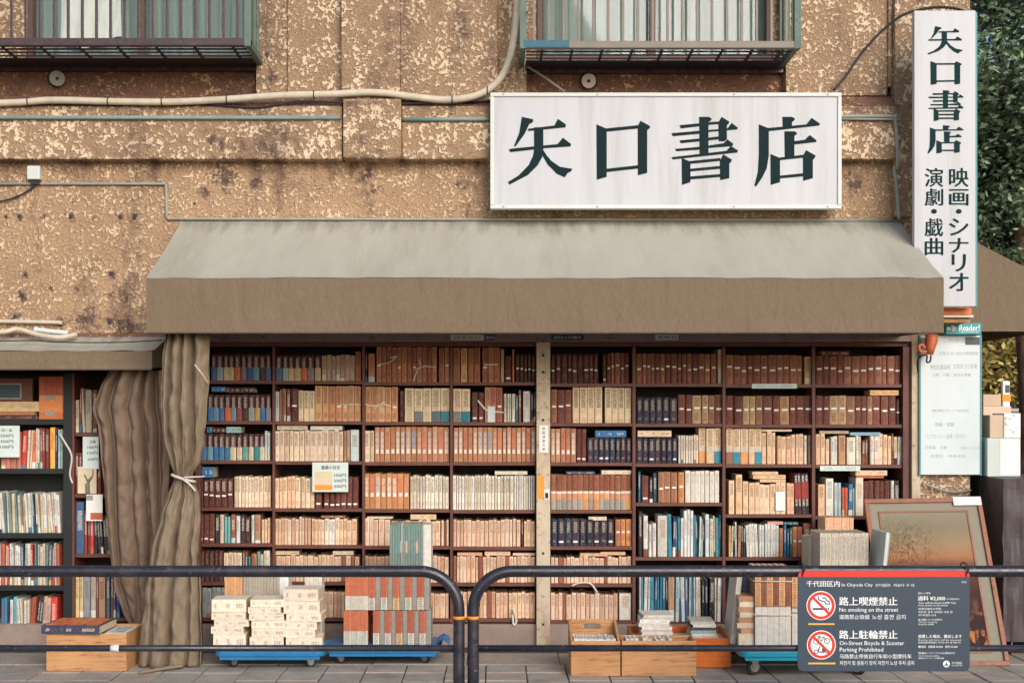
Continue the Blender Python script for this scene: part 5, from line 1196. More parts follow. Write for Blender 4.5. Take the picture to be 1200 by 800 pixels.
# ================================================================= PAVEMENT GOODS
def stack_box(name, parent, x0, x1, y0, y1, z0, z1, mat, bevel=.003): 
    q = MB(); q.box(x0, x1, y0, y1, z0, z1); return build(name, q, mat, parent, bevel, 1)
def crate(label, px0, px1, py_top, py_bot, yf, dep, mat, back_h=0.0, hole=False, name='wooden_crate', t=.014):
    x0, x1 = X(px0, yf), X(px1, yf); z0, z1 = .006, Z(py_top, yf); yb = yf + dep
    root = empty(name, ((x0 + x1) / 2, (yf + yb) / 2, z0), label, 'crate')
    h2 = (z0 + z1) / 2
    stack_box('front_board', root, x0, x1, yf, yf + t, z0, z1, mat)
    zb = z1 + back_h
    if hole:
        xm = (x0 + x1) / 2; hw = .05; hz = zb - .045
        stack_box('back_board', root, x0, x1, yb - t, yb, z0, hz - .016, mat); stack_box('back_board', root, x0, xm - hw, yb - t, yb, hz - .0159, hz + .016, mat)
        stack_box('back_board', root, xm + hw, x1, yb - t, yb, hz - .0159, hz + .016, mat); stack_box('back_board', root, x0, x1, yb - t, yb, hz + .0161, zb, mat)
    else: stack_box('back_board', root, x0, x1, yb - t, yb, z0, zb, mat)
    for xx in (x0 + .0005, x1 - t - .0005):
        if back_h:
            q = MB(); pr = [(yf + t + .0005, z0), (yb - t - .0005, z0), (yb - t - .0005, zb), (yf + t + .0005, z1)]
            lo, hi = xx, xx + t
            q.quad([(lo, *p) for p in pr][::-1]); q.quad([(hi, *p) for p in pr])
            for i in range(4):
                j = (i + 1) % 4; q.quad([(lo, *pr[i]), (hi, *pr[i]), (hi, *pr[j]), (lo, *pr[j])])
            build('side_board', q, mat, root)
        else: stack_box('side_board', root, xx, xx + t, yf + t + .0005, yb - t - .0005, z0, z1, mat)
    stack_box('bottom_board', root, x0 + t + .001, x1 - t - .001, yf + t + .001, yb - t - .001, z0 + .004, z0 + .018, mat, 0)
    return root, x0, x1, z0, z1, yb
c1 = crate('pale wooden crate at left holding large picture books', 54, 148, 742, 787, -.91, .40, M['crate'])
c2 = crate('pale wooden crate with handle hole in its tall back board', 669, 727, 751, 792, -1.07, .30, M['crate'], .09, True)
c3 = crate('knotty wooden crate standing in front of the orange tray', 728.5, 816, 750.5, 792, -1.07, .22, M['crate'])
c4 = crate('orange varnished wooden tray behind the knotty crate', 742, 857, 747.5, 782, -.80, .38, M['orange_tray'], .02, name='orange_tray')
# contents
def flatbook(name, x0, x1, y0, y1, z0, z1, col, label, rz=0, ink=None, cat='book', group=None, parent=None, topcol=None):
    b = book_geo(R, x0, x1, z0, z1, y0, y1 - y0, [(0, 1, col, ink)], axis='x')
    c = Vector(((x0 + x1) / 2, (y0 + y1) / 2, z0)); tf = Matrix.Translation(c) @ Matrix.Rotation(rz, 4, 'Z') @ Matrix.Translation(-c)
    return build_book(name, b, parent, tf, label=label, cat=cat, group=group)
x0, x1, zt1 = c1[1], c1[2], c1[4]
o = flatbook('picture_book', x0 - .02, X(120, -.9), -.93, -.60, zt1 + .001, zt1 + .052, (58, 66, 96), 'large picture book with orange illustrated cover lying across the left crate', -.04, (236, 200, 150, .9))
q = MB(); q.box(x0 - .005, X(120, -.9) - .02, -.905, -.625, zt1 + .0522, zt1 + .0532)
def picmat(name, cols, scale):
    m_, n_, b_ = new_mat(name); f_ = noise_t(n_, geopos(n_), scale, 3, .6, .5)
    n_.links.new(ramp(n_, f_, [(0.3 + .4 * i / (len(cols) - 1), lin(c_)) for i, c_ in enumerate(cols)]).outputs[0], b_.inputs['Base Color']); b_.inputs['Roughness'].default_value = .35; return m_
M['pic_orange'] = picmat('orange_cover_print', [(70, 60, 80), (226, 110, 50), (236, 130, 60), (230, 180, 120)], 22)
M['pic_blue'] = picmat('blue_cover_print', [(40, 120, 150), (90, 170, 190), (226, 230, 220), (230, 170, 60)], 26)
build('cover_print', q, M['pic_orange'], o).rotation_euler.z = -.04
stack_box('filler_books', c1[0], x0 + .016, x1 - .016, -.89, -.53, .03, zt1 - .035, M['paper'], 0)
o = stack_box('picture_print', None, X(122, -.85), x1 - .02, -.86, -.56, zt1 - .034, zt1 - .006, M['paper_white'])
tag(o, 'blue and white picture print lying inside the left crate', 'print')
q = MB(); q.box(X(126, -.85), x1 - .035, -.84, -.58, zt1 - .0058, zt1 - .005); build('cover_print', q, M['pic_blue'], o)
for i in range(13):
    xx = c2[1] + .02 + i * (c2[2] - c2[1] - .045) / 13
    b = book_geo(R, xx, xx + .020, .03, c2[4] + .006 + R.uniform(-.004, .006), -1.04, .16, [(0, 1, jit((232, 230, 222), R, 6), (120, 120, 120, .4))], False, top=(226, 222, 212))
    build_book('book', b, label=f'white booklet in the crate with handle hole, {ORD[i]} from left', cat='book', group='white booklets in the crate with handle hole')
for i in range(11):
    xx = c3[1] + .03 + i * .026
    b = book_geo(R, xx, xx + .022, .03, c3[4] + R.uniform(-.02, .012), -1.03, .12, [(0, 1, jit((228, 222, 208), R, 8), None)], False, top=(230, 226, 216))
    build_book('book', b, label=f'pale paperback in the knotty crate, {ORD[i]} from left', cat='book', group='pale paperbacks in the knotty crate')
stack_box('tray_filler', c4[0], c4[1] + .016, c4[2] - .016, -.78, -.44, .03, c4[4] - .025, M['paper'], 0)
def pile(px0, px1, py0, py1, y, dep, n, cols, words, group, first_z=None):
    z0 = Z(py1, y) if first_z is None else first_z; z1 = Z(py0, y); hh = [R.uniform(.6, 1.4) for _ in range(n)]; t = sum(hh); z = z0
    for i in range(n):
        h = (z1 - z0) * hh[i] / t; dx = R.uniform(-.012, .012)
        flatbook('booklet', X(px0, y) + dx, X(px1, y) + dx + R.uniform(-.02, .01), y, y + dep, z + .0004, z + h, jit(cols[i % len(cols)], R, 8), words.format(ORD[i]), R.uniform(-.07, .07), (110, 100, 90, .6), 'booklet', group)
        z += h
pile(752, 787, 720.5, 746, -.76, .22, 9, [(232, 230, 222), (226, 220, 206), (236, 234, 228), (214, 206, 192)], 'white booklet, {} from bottom in the taller pile on the orange tray', 'booklets piled on the orange tray', c4[4] - .024)
pile(812, 842, 728, 748, -.76, .22, 7, [(222, 216, 200), (206, 200, 188), (230, 226, 216), (150, 170, 170), (60, 66, 80)], 'booklet, {} from bottom in the lower pile on the orange tray', 'booklets piled on the orange tray', c4[4] - .024)

# dollies
def dolly(label, x0, x1, y0, y1, z0, z1, mat, wr=.045, rim=False, rz=0):
    root = empty('dolly', ((x0 + x1) / 2, (y0 + y1) / 2, 0), label, 'dolly')
    r = .05; cs = []
    for cx_, cy_, a0 in ((x1 - r, y1 - r, 0), (x0 + r, y1 - r, 90), (x0 + r, y0 + r, 180), (x1 - r, y0 + r, 270)):
        for k in range(6):
            a_ = math.radians(a0 + 90 * k / 5); cs.append((cx_ + r * math.cos(a_), cy_ + r * math.sin(a_)))
    q = MB(); n = len(cs)
    q.v = [(x, y, z0) for x, y in cs] + [(x, y, z1) for x, y in cs]
    q.f = [tuple(range(n - 1, -1, -1)), tuple(range(n, 2 * n))] + [(i, (i + 1) % n, n + (i + 1) % n, n + i) for i in range(n)]
    q.m = [0] * len(q.f); q.sm = [False] * len(q.f)
    build('deck', q, mat, root, .006)
    q = MB(); t = .03
    q.box(x0 + .03, x1 - .03, y0 + .008, y0 + t + .008, z0 - .022, z0 - .0005); q.box(x0 + .03, x1 - .03, y1 - t - .008, y1 - .008, z0 - .022, z0 - .0005)
    build('under_rim', q, mat, root, .003)
    for cx_, cy_ in ((x0 + .10, y0 + .08), (x1 - .10, y0 + .08), (x0 + .10, y1 - .08), (x1 - .10, y1 - .08)):
        w_ = MB(); cy2 = cy_ + .02; th = .011; ht = 0.0
        w_.tube([(cx_ - th, cy2, wr + .003), (cx_ - th * .6, cy2, wr + .003), (cx_ + th * .6, cy2, wr + .003), (cx_ + th, cy2, wr + .003)], [wr * .93, wr, wr, wr * .93], 20)
        ang = R.uniform(-.9, .9); tf = Matrix.Translation((cx_, cy2, 0)) @ Matrix.Rotation(1.57 + ang, 4, 'Z') @ Matrix.Translation((-cx_, -cy2, 0)); rot = lambda q_: setattr(q_, 'v', [tuple(tf @ Vector(p)) for p in q_.v])
        rot(w_); wo_ = build('wheel', w_, M['rubber'], root)
        h_ = MB(); h_.cyl((cx_ - th - .002, cy2, wr + .003), (cx_ + th + .002, cy2, wr + .003), wr * .6, n=16); rot(h_); build('hub', h_, M['metal'], wo_)
        f_ = MB()
        for sx in (-1, 1):
            xo = cx_ + sx * (th + .006)
            f_.prism([(cy2 - .012, wr - .008), (cy2 + .012, wr - .008), (cy2 + .034, z0 - .023), (cy2 - .026, z0 - .023)], xo - .0015, xo + .0015)
            k = len(f_.v) - 8
            f_.v[k:] = [(p[1], p[0], p[2]) for p in f_.v[k:]]
        f_.box(cx_ - .024, cx_ + .024, cy2 - .03, cy2 + .036, z0 - .0225, z0 - .0185)
        rot(f_); build('caster_fork', f_, M['metal'], root)
    return root
yd = -.86
dolly('blue plastic dolly under the three stacks of cream books', X(251, yd), X(380, yd), yd, -.42, .085, .118, M['blue'], .032)
dolly('blue plastic dolly under the tied red and grey volumes', X(380, -.74), X(516, -.74), -.74, -.30, .085, .118, M['blue'], .032)
yr = -1.12
dolly('large cyan plastic dolly behind the hanging rule sign', X(868, yr), X(1030, yr), yr, -.24, .128, .165, M['cyan'], .052)
# blue cloth bunched on the middle dolly
q = MB(); rr = random.Random(3)
for i in range(16):
    for j in range(6):
        def pt(i, j):
            a_, b_ = i / 16, j / 6
            return (X(512 + 15 * b_, -.55), -.66 + .28 * a_, .119 + .05 * math.sin(b_ * math.pi) * (.7 + .5 * noise.noise((a_ * 5, b_ * 4, 2))))
        q.quad([pt(i, j), pt(i, j + 1), pt(i + 1, j + 1), pt(i + 1, j)], 0, True)
build('blue_sheet', q, M['blue'], label='bunched blue plastic sheet at the right end of the middle dolly', cat='sheet')
# three stacks of cream books
ZD = .119
def cream_stack(px0, px1, tops, y, dep, which, n):
    edges = [757.5] + tops
    for i in range(len(tops)):
        z0, z1 = (ZD if i == 0 else Z(tops[i - 1], y)), Z(tops[i], y)
        if i == 0: z1 = Z(tops[0], y)
        dx = R.uniform(-.020, .020) if i else 0
        c = jit((242, 226, 204), R, 6)
        flatbook('stacked_book', X(px0, y) + dx, X(px1, y) + dx + R.uniform(-.012, .006), y + R.uniform(0, .01), y + dep, z0 + .0006, z1 - .0004, c, f'thick cream book, {ORD[i]} from bottom of the {which} stack on the left dolly', R.uniform(-.10, .10), (110, 90, 74, .75), 'book', 'cream books stacked on the left dolly')
cream_stack(250, 290, [742.5, 734, 726, 717, 702], -.80, .2, 'leftmost', 5)
cream_stack(292, 332, [746, 736, 726.5, 718.5, 711, 702], -.80, .2, 'middle', 6)
cream_stack(334, 376, [747, 737.5, 728, 719, 704, 690], -.80, .2, 'rightmost', 6)
# tied bundles: each is one thing whose volumes are parts
def bundle_books(label, x0, x1, yf, dep, z0, z1, vols, strings=(), name='book_bundle', string_col='sisal', vert=None):
    """vols: (width share, bands, rounded)"""
    root = empty(name, ((x0 + x1) / 2, yf + dep / 2, z0), label, 'book bundle')
    t = sum(v[0] for v in vols); x = x0
    for wd, bands, rd in vols:
        dx = (x1 - x0) * wd / t
        build_book('volume', book_geo(R, x + .0006, x + dx - .0006, z0, z1 - R.uniform(0, .003), yf + R.uniform(0, .004) + (.010 if wd == 6.2 else 0), dep, bands, rd, top=(212, 196, 170)), root)
        x += dx
    for f_ in strings:
        zz = z0 + (z1 - z0) * f_; q = MB()
        q.tube([(x0 - .004, yf + dep + .004, zz), (x0 - .004, yf - .004, zz), (x1 + .004, yf - .004, zz), (x1 + .004, yf + dep + .004, zz), (x0 - .004, yf + dep + .004, zz)], .004, 6); build('string', q, M[string_col], root)
    for f_ in vert or ():
        xx = x0 + (x1 - x0) * f_; q = MB()
        q.tube([(xx, yf + dep, z1 + .004), (xx, yf - .005, z1 + .004), (xx, yf - .005, z0)], .004, 6); build('string', q, M[string_col], root)
    return root
def red_tier(n, extra):
    v = [(26, [(0, .38, (206, 200, 184), (130, 120, 110, .4)), (.38, 1, (196, 106, 66), (150, 74, 46, .5))], False)] if extra == 1 else []
    for i in range(n):
        v.append((7.4, [(0, .34, jit((216, 206, 190), R, 8) if i != 2 else (222, 180, 130), (60, 50, 50, .8)), (.34, 1, jit((184, 94, 64), R, 8), (140, 60, 40, .7))], False)); v.append((6.2, [(0, 1, jit((150, 146, 136), R, 5), (126, 122, 114, .5))], False))
    return v
yq = -.62
zA, zB = Z(714.5, yq), Z(671, yq)
bundle_books('tied lower tier of red and grey volumes on the middle dolly', X(437, yq), X(505, yq), yq, .24, ZD, zA - .002, red_tier(5, 0))
bundle_books('short block of tan books left of the lower red and grey tier', X(402.5, yq), X(431, yq), yq, .22, ZD, zA - .002, [(1, [(0, .4, (200, 196, 180), (120, 124, 110, .6)), (.4, 1, (198, 108, 68), (150, 74, 46, .5))], False)] * 3)
bundle_books('tied upper tier of red and grey volumes beneath the teal bundle', X(404.5, yq), X(503, yq), yq, .24, zA, zB, red_tier(5, 1))
zC = Z(646, yq)
teal = [(1, [(0, .42, jit((120, 142, 134), R, 6), (90, 110, 104, .5)), (.42, .66, (122, 146, 138) if i not in (3, 4, 6, 10) else [(214, 190, 176), (90, 150, 170), (206, 170, 150), (222, 196, 180)][(i * 7) % 4], None), (.66, 1, jit((122, 150, 140), R, 6), (90, 116, 108, .5))], False) for i in range(13)]
bundle_books('teal grey bundle of thin volumes with a white book, on the red tier', X(456.5, yq), X(505, yq), yq, .26, zB + .001, Z(614, yq), teal + [(3, [(0, 1, (222, 216, 206), None)], False)], (), vert=(.3,))
vols = lambda n, c, ink=None: [(R.uniform(.8, 1.2), [(0, .3, jit(c, R, 7), None), (.3, .9, jit(c, R, 7), ink), (.9, 1, c, None)], False) for _ in range(n)]
bundle_books('row of orange paperbacks behind the cream stacks on the left dolly', X(263, -.52), X(284, -.52), -.52, .15, ZD, Z(668, -.52), [(1, [(0, .35, jit((150, 160, 150), R), None), (.35, 1, jit((226, 170, 120), R), (170, 110, 70, .5))], False) for _ in range(6)])
bundle_books('row of grey volumes behind the cream stacks on the left dolly', X(284.5, -.52), X(338, -.52), -.52, .15, ZD, Z(667, -.52), vols(12, (176, 168, 150), (140, 130, 116, .6)) + [(3, [(0, 1, (222, 224, 220), None)], False)])
bundle_books('pair of white volumes behind the rightmost cream stack', X(357, -.52), X(377, -.52), -.52, .15, ZD, Z(668, -.52), vols(4, (222, 214, 198), (170, 160, 144, .5)))
# bundles on the cyan dolly
zr = .166
def orange_white(n): return [(1, [(0, .5, jit((228, 218, 206), R, 6), (170, 150, 134, .3)), (.5, .52, (160, 120, 90), None), (.52, 1, jit((232, 170, 112) if i % 2 == 0 else (150, 90, 64), R, 8), (70, 44, 34, .8))], False) for i in range(n)]
bundle_books('tied orange and white books on the cyan dolly beside the rule sign', X(885, -.98), X(927, -.98), -.98, .21, zr, Z(664, -.98), orange_white(6), (.40, .82))
bundle_books('small orange books tied beside the rule sign on the cyan dolly', X(928, -.96), X(956, -.96), -.96, .2, zr, Z(668, -.96), orange_white(4), (.45,))
ps = [Z(748 - i * 6.2, -.95) for i in range(9)]
for i in range(8):
    z0_ = zr if i == 0 else ps[i] ; 
    flatbook('stacked_book', X(866, -.95) + R.uniform(-.008, .008), X(884, -.95), -.95, -.75, z0_ + .0005, ps[i + 1], jit((196, 140, 106) if i % 2 else (226, 206, 176), R, 8), f'small brown book, {ORD[i]} from bottom of the stack on the cyan dolly', R.uniform(-.08, .08), None, 'book', 'small books stacked on the cyan dolly')
b = book_geo(R, X(856, -.85), X(862, -.85), zr, Z(676, -.85), -.85, .25, [(0, 1, (214, 208, 196), (150, 146, 140, .4))], False, lean=.10); build_book('large_folder', b, label='tall pale folder leaning at the left edge of the cyan dolly', cat='folder')
b = book_geo(R, X(868, -.70), X(878, -.70), ps[8], Z(668, -.70), -.70, .18, [(0, 1, (40, 84, 130), (190, 200, 210, .5))], False); b2 = build_book('blue_volume', b, label='dark blue volume behind the small brown stack on the cyan dolly', cat='book')
gv = [(1, [(0, .2, jit((206, 196, 178), R, 5), (60, 54, 50, .8) if i > 8 else None), (.2, .62, jit((208, 198, 180), R, 5), (150, 134, 116, .5)), (.62, .95, jit((208, 198, 180), R, 5), (84, 70, 62, .8)), (.95, 1, (206, 196, 178), None)], False) for i in range(13)]
zg = Z(706, -.62)
bundle_books('grey bundle of volumes hidden low behind the rule sign', X(960, -.62), X(1027, -.62), -.62, .26, zr, zg, [(1, [(0, 1, (196, 188, 172), None)], False)] * 10)
bundle_books('pale grey bundle of lettered volumes rising behind the rule sign', X(961, -.62), X(1018, -.62), -.62, .26, zg + .001, Z(624, -.62), gv, ())
bundle_books('brown bundle of volumes at the back of the cyan dolly', X(964, -.32), X(1003, -.32), -.33, .2, zr, Z(628, -.33), [(1, [(0, 1, (190, 160, 130), None)], False)] * 8)
bundle_books('small peach bundle of paperbacks behind the pale grey bundle', X(966.5, -.32), X(1000, -.32), -.33, .2, Z(628, -.33) + .001, Z(606, -.33), [(1, [(0, 1, jit((224, 176, 140), R, 10), (180, 126, 92, .7))], False) for _ in range(7)])
bundle_books('cream volumes at the left behind the pale grey bundle', X(948, -.42), X(960, -.42), -.42, .2, zr, Z(629, -.42), [(1, [(0, 1, (214, 200, 172), (150, 130, 110, .4))], False)] * 3)
q = MB(); tf = Matrix.Translation(P(1033, 690, -.75)) @ Matrix.Rotation(.10, 4, 'Y')
q.box(-.012, .012, -.02, .3, -.28, .36, tf=tf); o = build('wrapped_print', q, M['grey_box'], bevel=.006, label='plastic wrapped prints leaning between the pale bundle and the painting', cat='print')
q = MB(); tf2 = tf; q.box(.0125, .0135, -.021, .3, -.28, .36, tf=tf); build('plastic_sleeve', q, M['paper_white'], o)

# ---------------------------------------------------------------- leaning painting
TL, TR, BR_ = P(1012, 585, -.26), P(1149, 583, -.26), P(1172.5, 779.5, -.72)
u = (TR - TL); v = (BR_ - TR); PW, PH = u.length, v.length; u.normalize(); v = (v - u * v.dot(u)).normalized(); nrm = u.cross(v) * -1
if nrm.y > 0: nrm = -nrm
PT = empty('painting', TL + u * PW / 2 + v * PH, 'framed autumn landscape painting leaning against the wall at right', 'painting')
TFM = Matrix(((u.x, nrm.x * -1, -v.x, TL.x), (u.y, nrm.y * -1, -v.y, TL.y), (u.z, nrm.z * -1, -v.z, TL.z), (0, 0, 0, 1)))   # local x along the top, y backwards, z up
def pbox(name, x0, x1, z0, z1, y0, y1, mat, bevel=.003):
    q = MB(); q.box(x0, x1, y0, y1, z0, z1, tf=TFM); return build(name, q, mat, PT, bevel)
fw = .030
pbox('frame_rail', 0, PW, -fw, 0, -.012, .02, M['frame_wood']); pbox('frame_rail', 0, PW, -PH, -PH + fw, -.012, .02, M['frame_wood'])
pbox('frame_stile', 0, fw, -PH + fw + .0005, -fw - .0005, -.012, .02, M['frame_wood']); pbox('frame_stile', PW - fw, PW, -PH + fw + .0005, -fw - .0005, -.012, .02, M['frame_wood'])
M['mat_grey'] = plain('grey_linen_mount', (140, 134, 118), .85, .06, 30, .0004, 400)
pbox('mount', fw, PW - fw, -PH + fw, -fw, .004, .012, M['mat_grey'], 0)
iw = .012; mo = .055
a0, a1, b0, b1 = fw + mo, PW - fw - mo * 1.25, -fw - mo, -PH + fw + mo
for nm, bx in (('inner_frame', (a0, a1, b0 - iw, b0)), ('inner_frame', (a0, a1, b1, b1 + iw)), ('inner_frame', (a0, a0 + iw, b1 + iw + .0004, b0 - iw - .0004)), ('inner_frame', (a1 - iw, a1, b1 + iw + .0004, b0 - iw - .0004))):
    pbox(nm, *bx, -.003, .0035, M['frame_wood'], .001)
m_, n_, b_ = new_mat('painted_landscape')
uv_ = N(n_, 'ShaderNodeUVMap', uv_map='UVMap'); sx_ = n_.nodes.new('ShaderNodeSeparateXYZ'); n_.links.new(uv_.outputs[0], sx_.inputs[0])
c_ = ramp(n_, sx_.outputs[1], [(0.0, lin((52, 40, 46))), (.4, lin((66, 46, 48))), (.6, lin((110, 72, 56))), (.67, lin((172, 118, 86))), (.75, lin((164, 134, 104))), (.88, lin((140, 126, 106))), (1.0, lin((146, 136, 118)))]).outputs[0]
mpv = n_.nodes.new('ShaderNodeMapping'); mpv.inputs['Scale'].default_value = (9, 9, 1); n_.links.new(uv_.outputs[0], mpv.inputs[0])
tw = noise_t(n_, mpv.outputs[0], 3.2, 8, .75, 1.5)
lft = math_n(n_, 'MULTIPLY', ramp(n_, sx_.outputs[0], [(.3, 1.0), (.75, .12)]).outputs[0], ramp(n_, sx_.outputs[1], [(.5, 0.0), (.6, 1.0), (.82, .9), (.97, 0.0)]).outputs[0])
tm = math_n(n_, 'MULTIPLY', ramp(n_, tw, [(.47, 0.0), (.54, 1.0)]).outputs[0], lft)
c_ = mix(n_, math_n(n_, 'MULTIPLY', tm, .75), c_, lin((56, 52, 40)))
gd = math_n(n_, 'MULTIPLY', ramp(n_, noise_t(n_, mpv.outputs[0], 1.4, 5, .6), [(.52, 0.0), (.6, 1.0)]).outputs[0], ramp(n_, sx_.outputs[1], [(.12, 1.0), (.4, 0.0)]).outputs[0])
c_ = mix(n_, math_n(n_, 'MULTIPLY', gd, .8), c_, lin((206, 130, 66)))
n_.links.new(c_, b_.inputs['Base Color']); b_.inputs['Roughness'].default_value = .9; b_.inputs['Specular IOR Level'].default_value = .1
q = MB(); q.quad([TFM @ Vector(p) for p in ((a0, .0030, b1), (a1, .0030, b1), (a1, .0030, b0), (a0, .0030, b0))]); o = build('canvas', q, m_, PT)
uvl = o.data.uv_layers.new(name='UVMap')
for i, w2 in enumerate(((0, 0), (1, 0), (1, 1), (0, 1))): uvl.data[i].uv = w2
q = MB(); q.box(a0 + iw, a1 - iw, .0002, .0012, b1 + iw, b0 - iw, tf=TFM); build('glazing', q, M['picture_glass'], PT)
pbox('title_card', PW - .19, PW - .005, -.055, .004, -.0145, -.0125, M['paper_white'], 0)

# ---------------------------------------------------------------- cart with boxes at the right edge
CT = empty('covered_cart', (X(1190, -.3), -.3, 0), 'tall dark covered cart standing at the right edge', 'cart')
yc_ = -.40; cx0, cx1 = X(1148, .15), X(1290, yc_); cz1 = Z(557, .1)
q = MB(); n = 30
def cov(a_, b_, yy): return (cx0 + (cx1 - cx0) * a_, yy + .012 * noise.noise((a_ * 7, b_ * 6, 3)) + .008 * math.sin(a_ * 26 + b_), .12 + (cz1 - .12) * b_)
xk = X(1176, yc_)
for i in range(n):
    for j in range(n):
        f_ = lambda a_, b_: (xk + (cx1 - xk) * a_ + .008 * noise.noise((b_ * 8, 2, a_)) * (1 - a_), yc_ + .014 * noise.noise((a_ * 7, b_ * 7, 3)) + .006 * math.sin(a_ * 40 + 3 * b_), .10 + (cz1 - .10) * b_)
        q.quad([f_(i / n, j / n), f_((i + 1) / n, j / n), f_((i + 1) / n, (j + 1) / n), f_(i / n, (j + 1) / n)], 0, True)
        g_ = lambda a_, b_: (xk + .010 * noise.noise((a_ * 6, b_ * 7, 5)), yc_ + .002 + .75 * a_, .10 + (cz1 - .10) * b_)
        q.quad([g_((i + 1) / n, j / n), g_(i / n, j / n), g_(i / n, (j + 1) / n), g_((i + 1) / n, (j + 1) / n)], 0, True)
q.quad([(xk, yc_, cz1), (cx1, yc_, cz1), (cx1, yc_ + .75, cz1), (xk, yc_ + .75, cz1)])
build('cover', q, M['dark_cover'], CT)
q = MB(); q.box(xk + .02, cx1 - .02, yc_ + .03, yc_ + .72, .10, .16); build('base_frame', q, M['guard_under'], CT)
q = MB(); q.box(X(1146, .35), xk - .012, -.02, .5, .02, cz1 - .01); build('side_cabinet', q, M['black_shelf'], CT, .006)
for xx, yy in ((xk + .06, yc_ + .08), (cx1 - .1, yc_ + .08)):
    q = MB(); q.tube([(xx - .012, yy, .045), (xx + .012, yy, .045)], .044, 18); wv = build('wheel', q, M['rubber'], CT)
    q = MB(); q.cyl((xx - .015, yy, .045), (xx + .015, yy, .045), .024, n=14); build('hub', q, M['metal'], wv)
    q = MB(); q.box(xx - .022, xx - .017, yy - .02, yy + .02, .04, .10); q.box(xx + .017, xx + .022, yy - .02, yy + .02, .04, .10); build('caster_fork', q, M['metal'], CT)
zc0 = cz1 + .002
q = MB(); q.box(X(1157, -.1), X(1196, -.1), -.10, .22, zc0, Z(513, -.1)); o = build('storage_box', q, M['grey_box'], bevel=.006, label='pale grey box lowest on the covered cart', cat='box')
q = MB(); q.box(X(1172, -.1), X(1195.5, -.1), -.1025, -.1003, zc0 + .01, Z(514.5, -.1)); build('front_panel', q, M['paper_white'], o)
zc2 = Z(513, -.1) + .002
q = MB(); q.box(X(1160, -.08), X(1176, -.08), -.08, .12, zc2, Z(486, -.08)); build('parcel', q, M['card_box'], bevel=.004, label='brown paper parcel tied with white string on the grey box', cat='parcel')
q = MB(); q.box(X(1176.6, -.09), X(1196, -.09), -.09, .12, zc2, Z(484, -.09)); o = build('magazine_pile', q, M['paper_white'], bevel=.002, label='pile of black and white printed magazines beside the brown parcel', cat='magazines')
M['pic_bw'] = picmat('black_white_print', [(50, 60, 66), (226, 230, 228), (236, 238, 236), (220, 150, 110)], 24)
q = MB(); q.box(X(1177.5, -.09), X(1195, -.09), -.0925, -.0903, zc2 + .004, Z(486, -.09)); build('cover_print', q, M['pic_bw'], o)
q = MB(); q.box(X(1151, .35), X(1184, .35), .33, .62, .02, Z(476, .35)); build('carton', q, M['card_pink'], bevel=.006, label='tall pale carton standing behind the parcel and grey box', cat='carton')
q = MB(); q.box(X(1151, .36), X(1172, .36), .34, .6, Z(476, .35) + .001, Z(462, .35)); build('carton', q, M['card_box'], bevel=.006, label='shallow brown carton resting on the tall pale carton', cat='carton')

# ================================================================= GUARDRAIL
yG = -2.25; rr_ = .0302
def rail(px_post, px_far, sgn, label):
    y = yG; xp = X(px_post, y); xf = X(px_far, y); zt_ = Z(669, y); rad = .20
    root = empty('guard_rail', ((xp + xf) / 2, y, 0), label, 'guard rail', 'tubular guard rails along the pavement')
    pts = [(xp, y, -.05), (xp, y, .3), (xp, y, zt_ - rad)]
    for k in range(1, 13):
        a_ = math.pi / 2 * k / 12
        pts.append((xp + sgn * rad * (1 - math.cos(a_)), y, zt_ - rad + rad * math.sin(a_)))
    xe = xf - sgn * rad
    pts += [(xp + (xe - xp) * f_, y, zt_) for f_ in (.35, .5, .75)] + [(xe, y, zt_)]
    for k in range(1, 13):
        a_ = math.pi / 2 * k / 12
        pts.append((xe + sgn * rad * math.sin(a_), y, zt_ - rad + rad * math.cos(a_)))
    pts += [(xf, y, .3), (xf, y, -.05)]
    q = MB(); q.tube(pts, rr_, 20); build('frame_tube', q, M['rail'], root)
    q = MB(); q.cyl((xp + sgn * rr_ * .9, y, Z(759, y)), (xf - sgn * rr_ * .9, y, Z(759, y)), .0172, n=14); build('lower_rail', q, M['rail'], root)
    q = MB(); q.cyl((xp, y, Z(725, y)), (xp, y, Z(721.2, y)), rr_ + .0012, n=20); build('reflective_band', q, M['orange_band'], root)
    q = MB(); q.cyl((xp, y, .004), (xp, y, .03), .06, .045, n=18); q.cyl((xf, y, .004), (xf, y, .03), .06, .045, n=18); build('post_collar', q, M['rail'], root)
    return root
gl_ = rail(537.8, -260, -1, 'dark tubular guard rail with orange band left of the gap')
q = MB(); q.cyl((X(130, yG), yG, Z(759, yG)), (X(140, yG), yG, Z(759, yG)), .0180, n=14); build('tape_patch', q, M['paper_mint'], gl_)
rail(554.6, 1420, 1, 'dark tubular guard rail with orange band right of the gap')
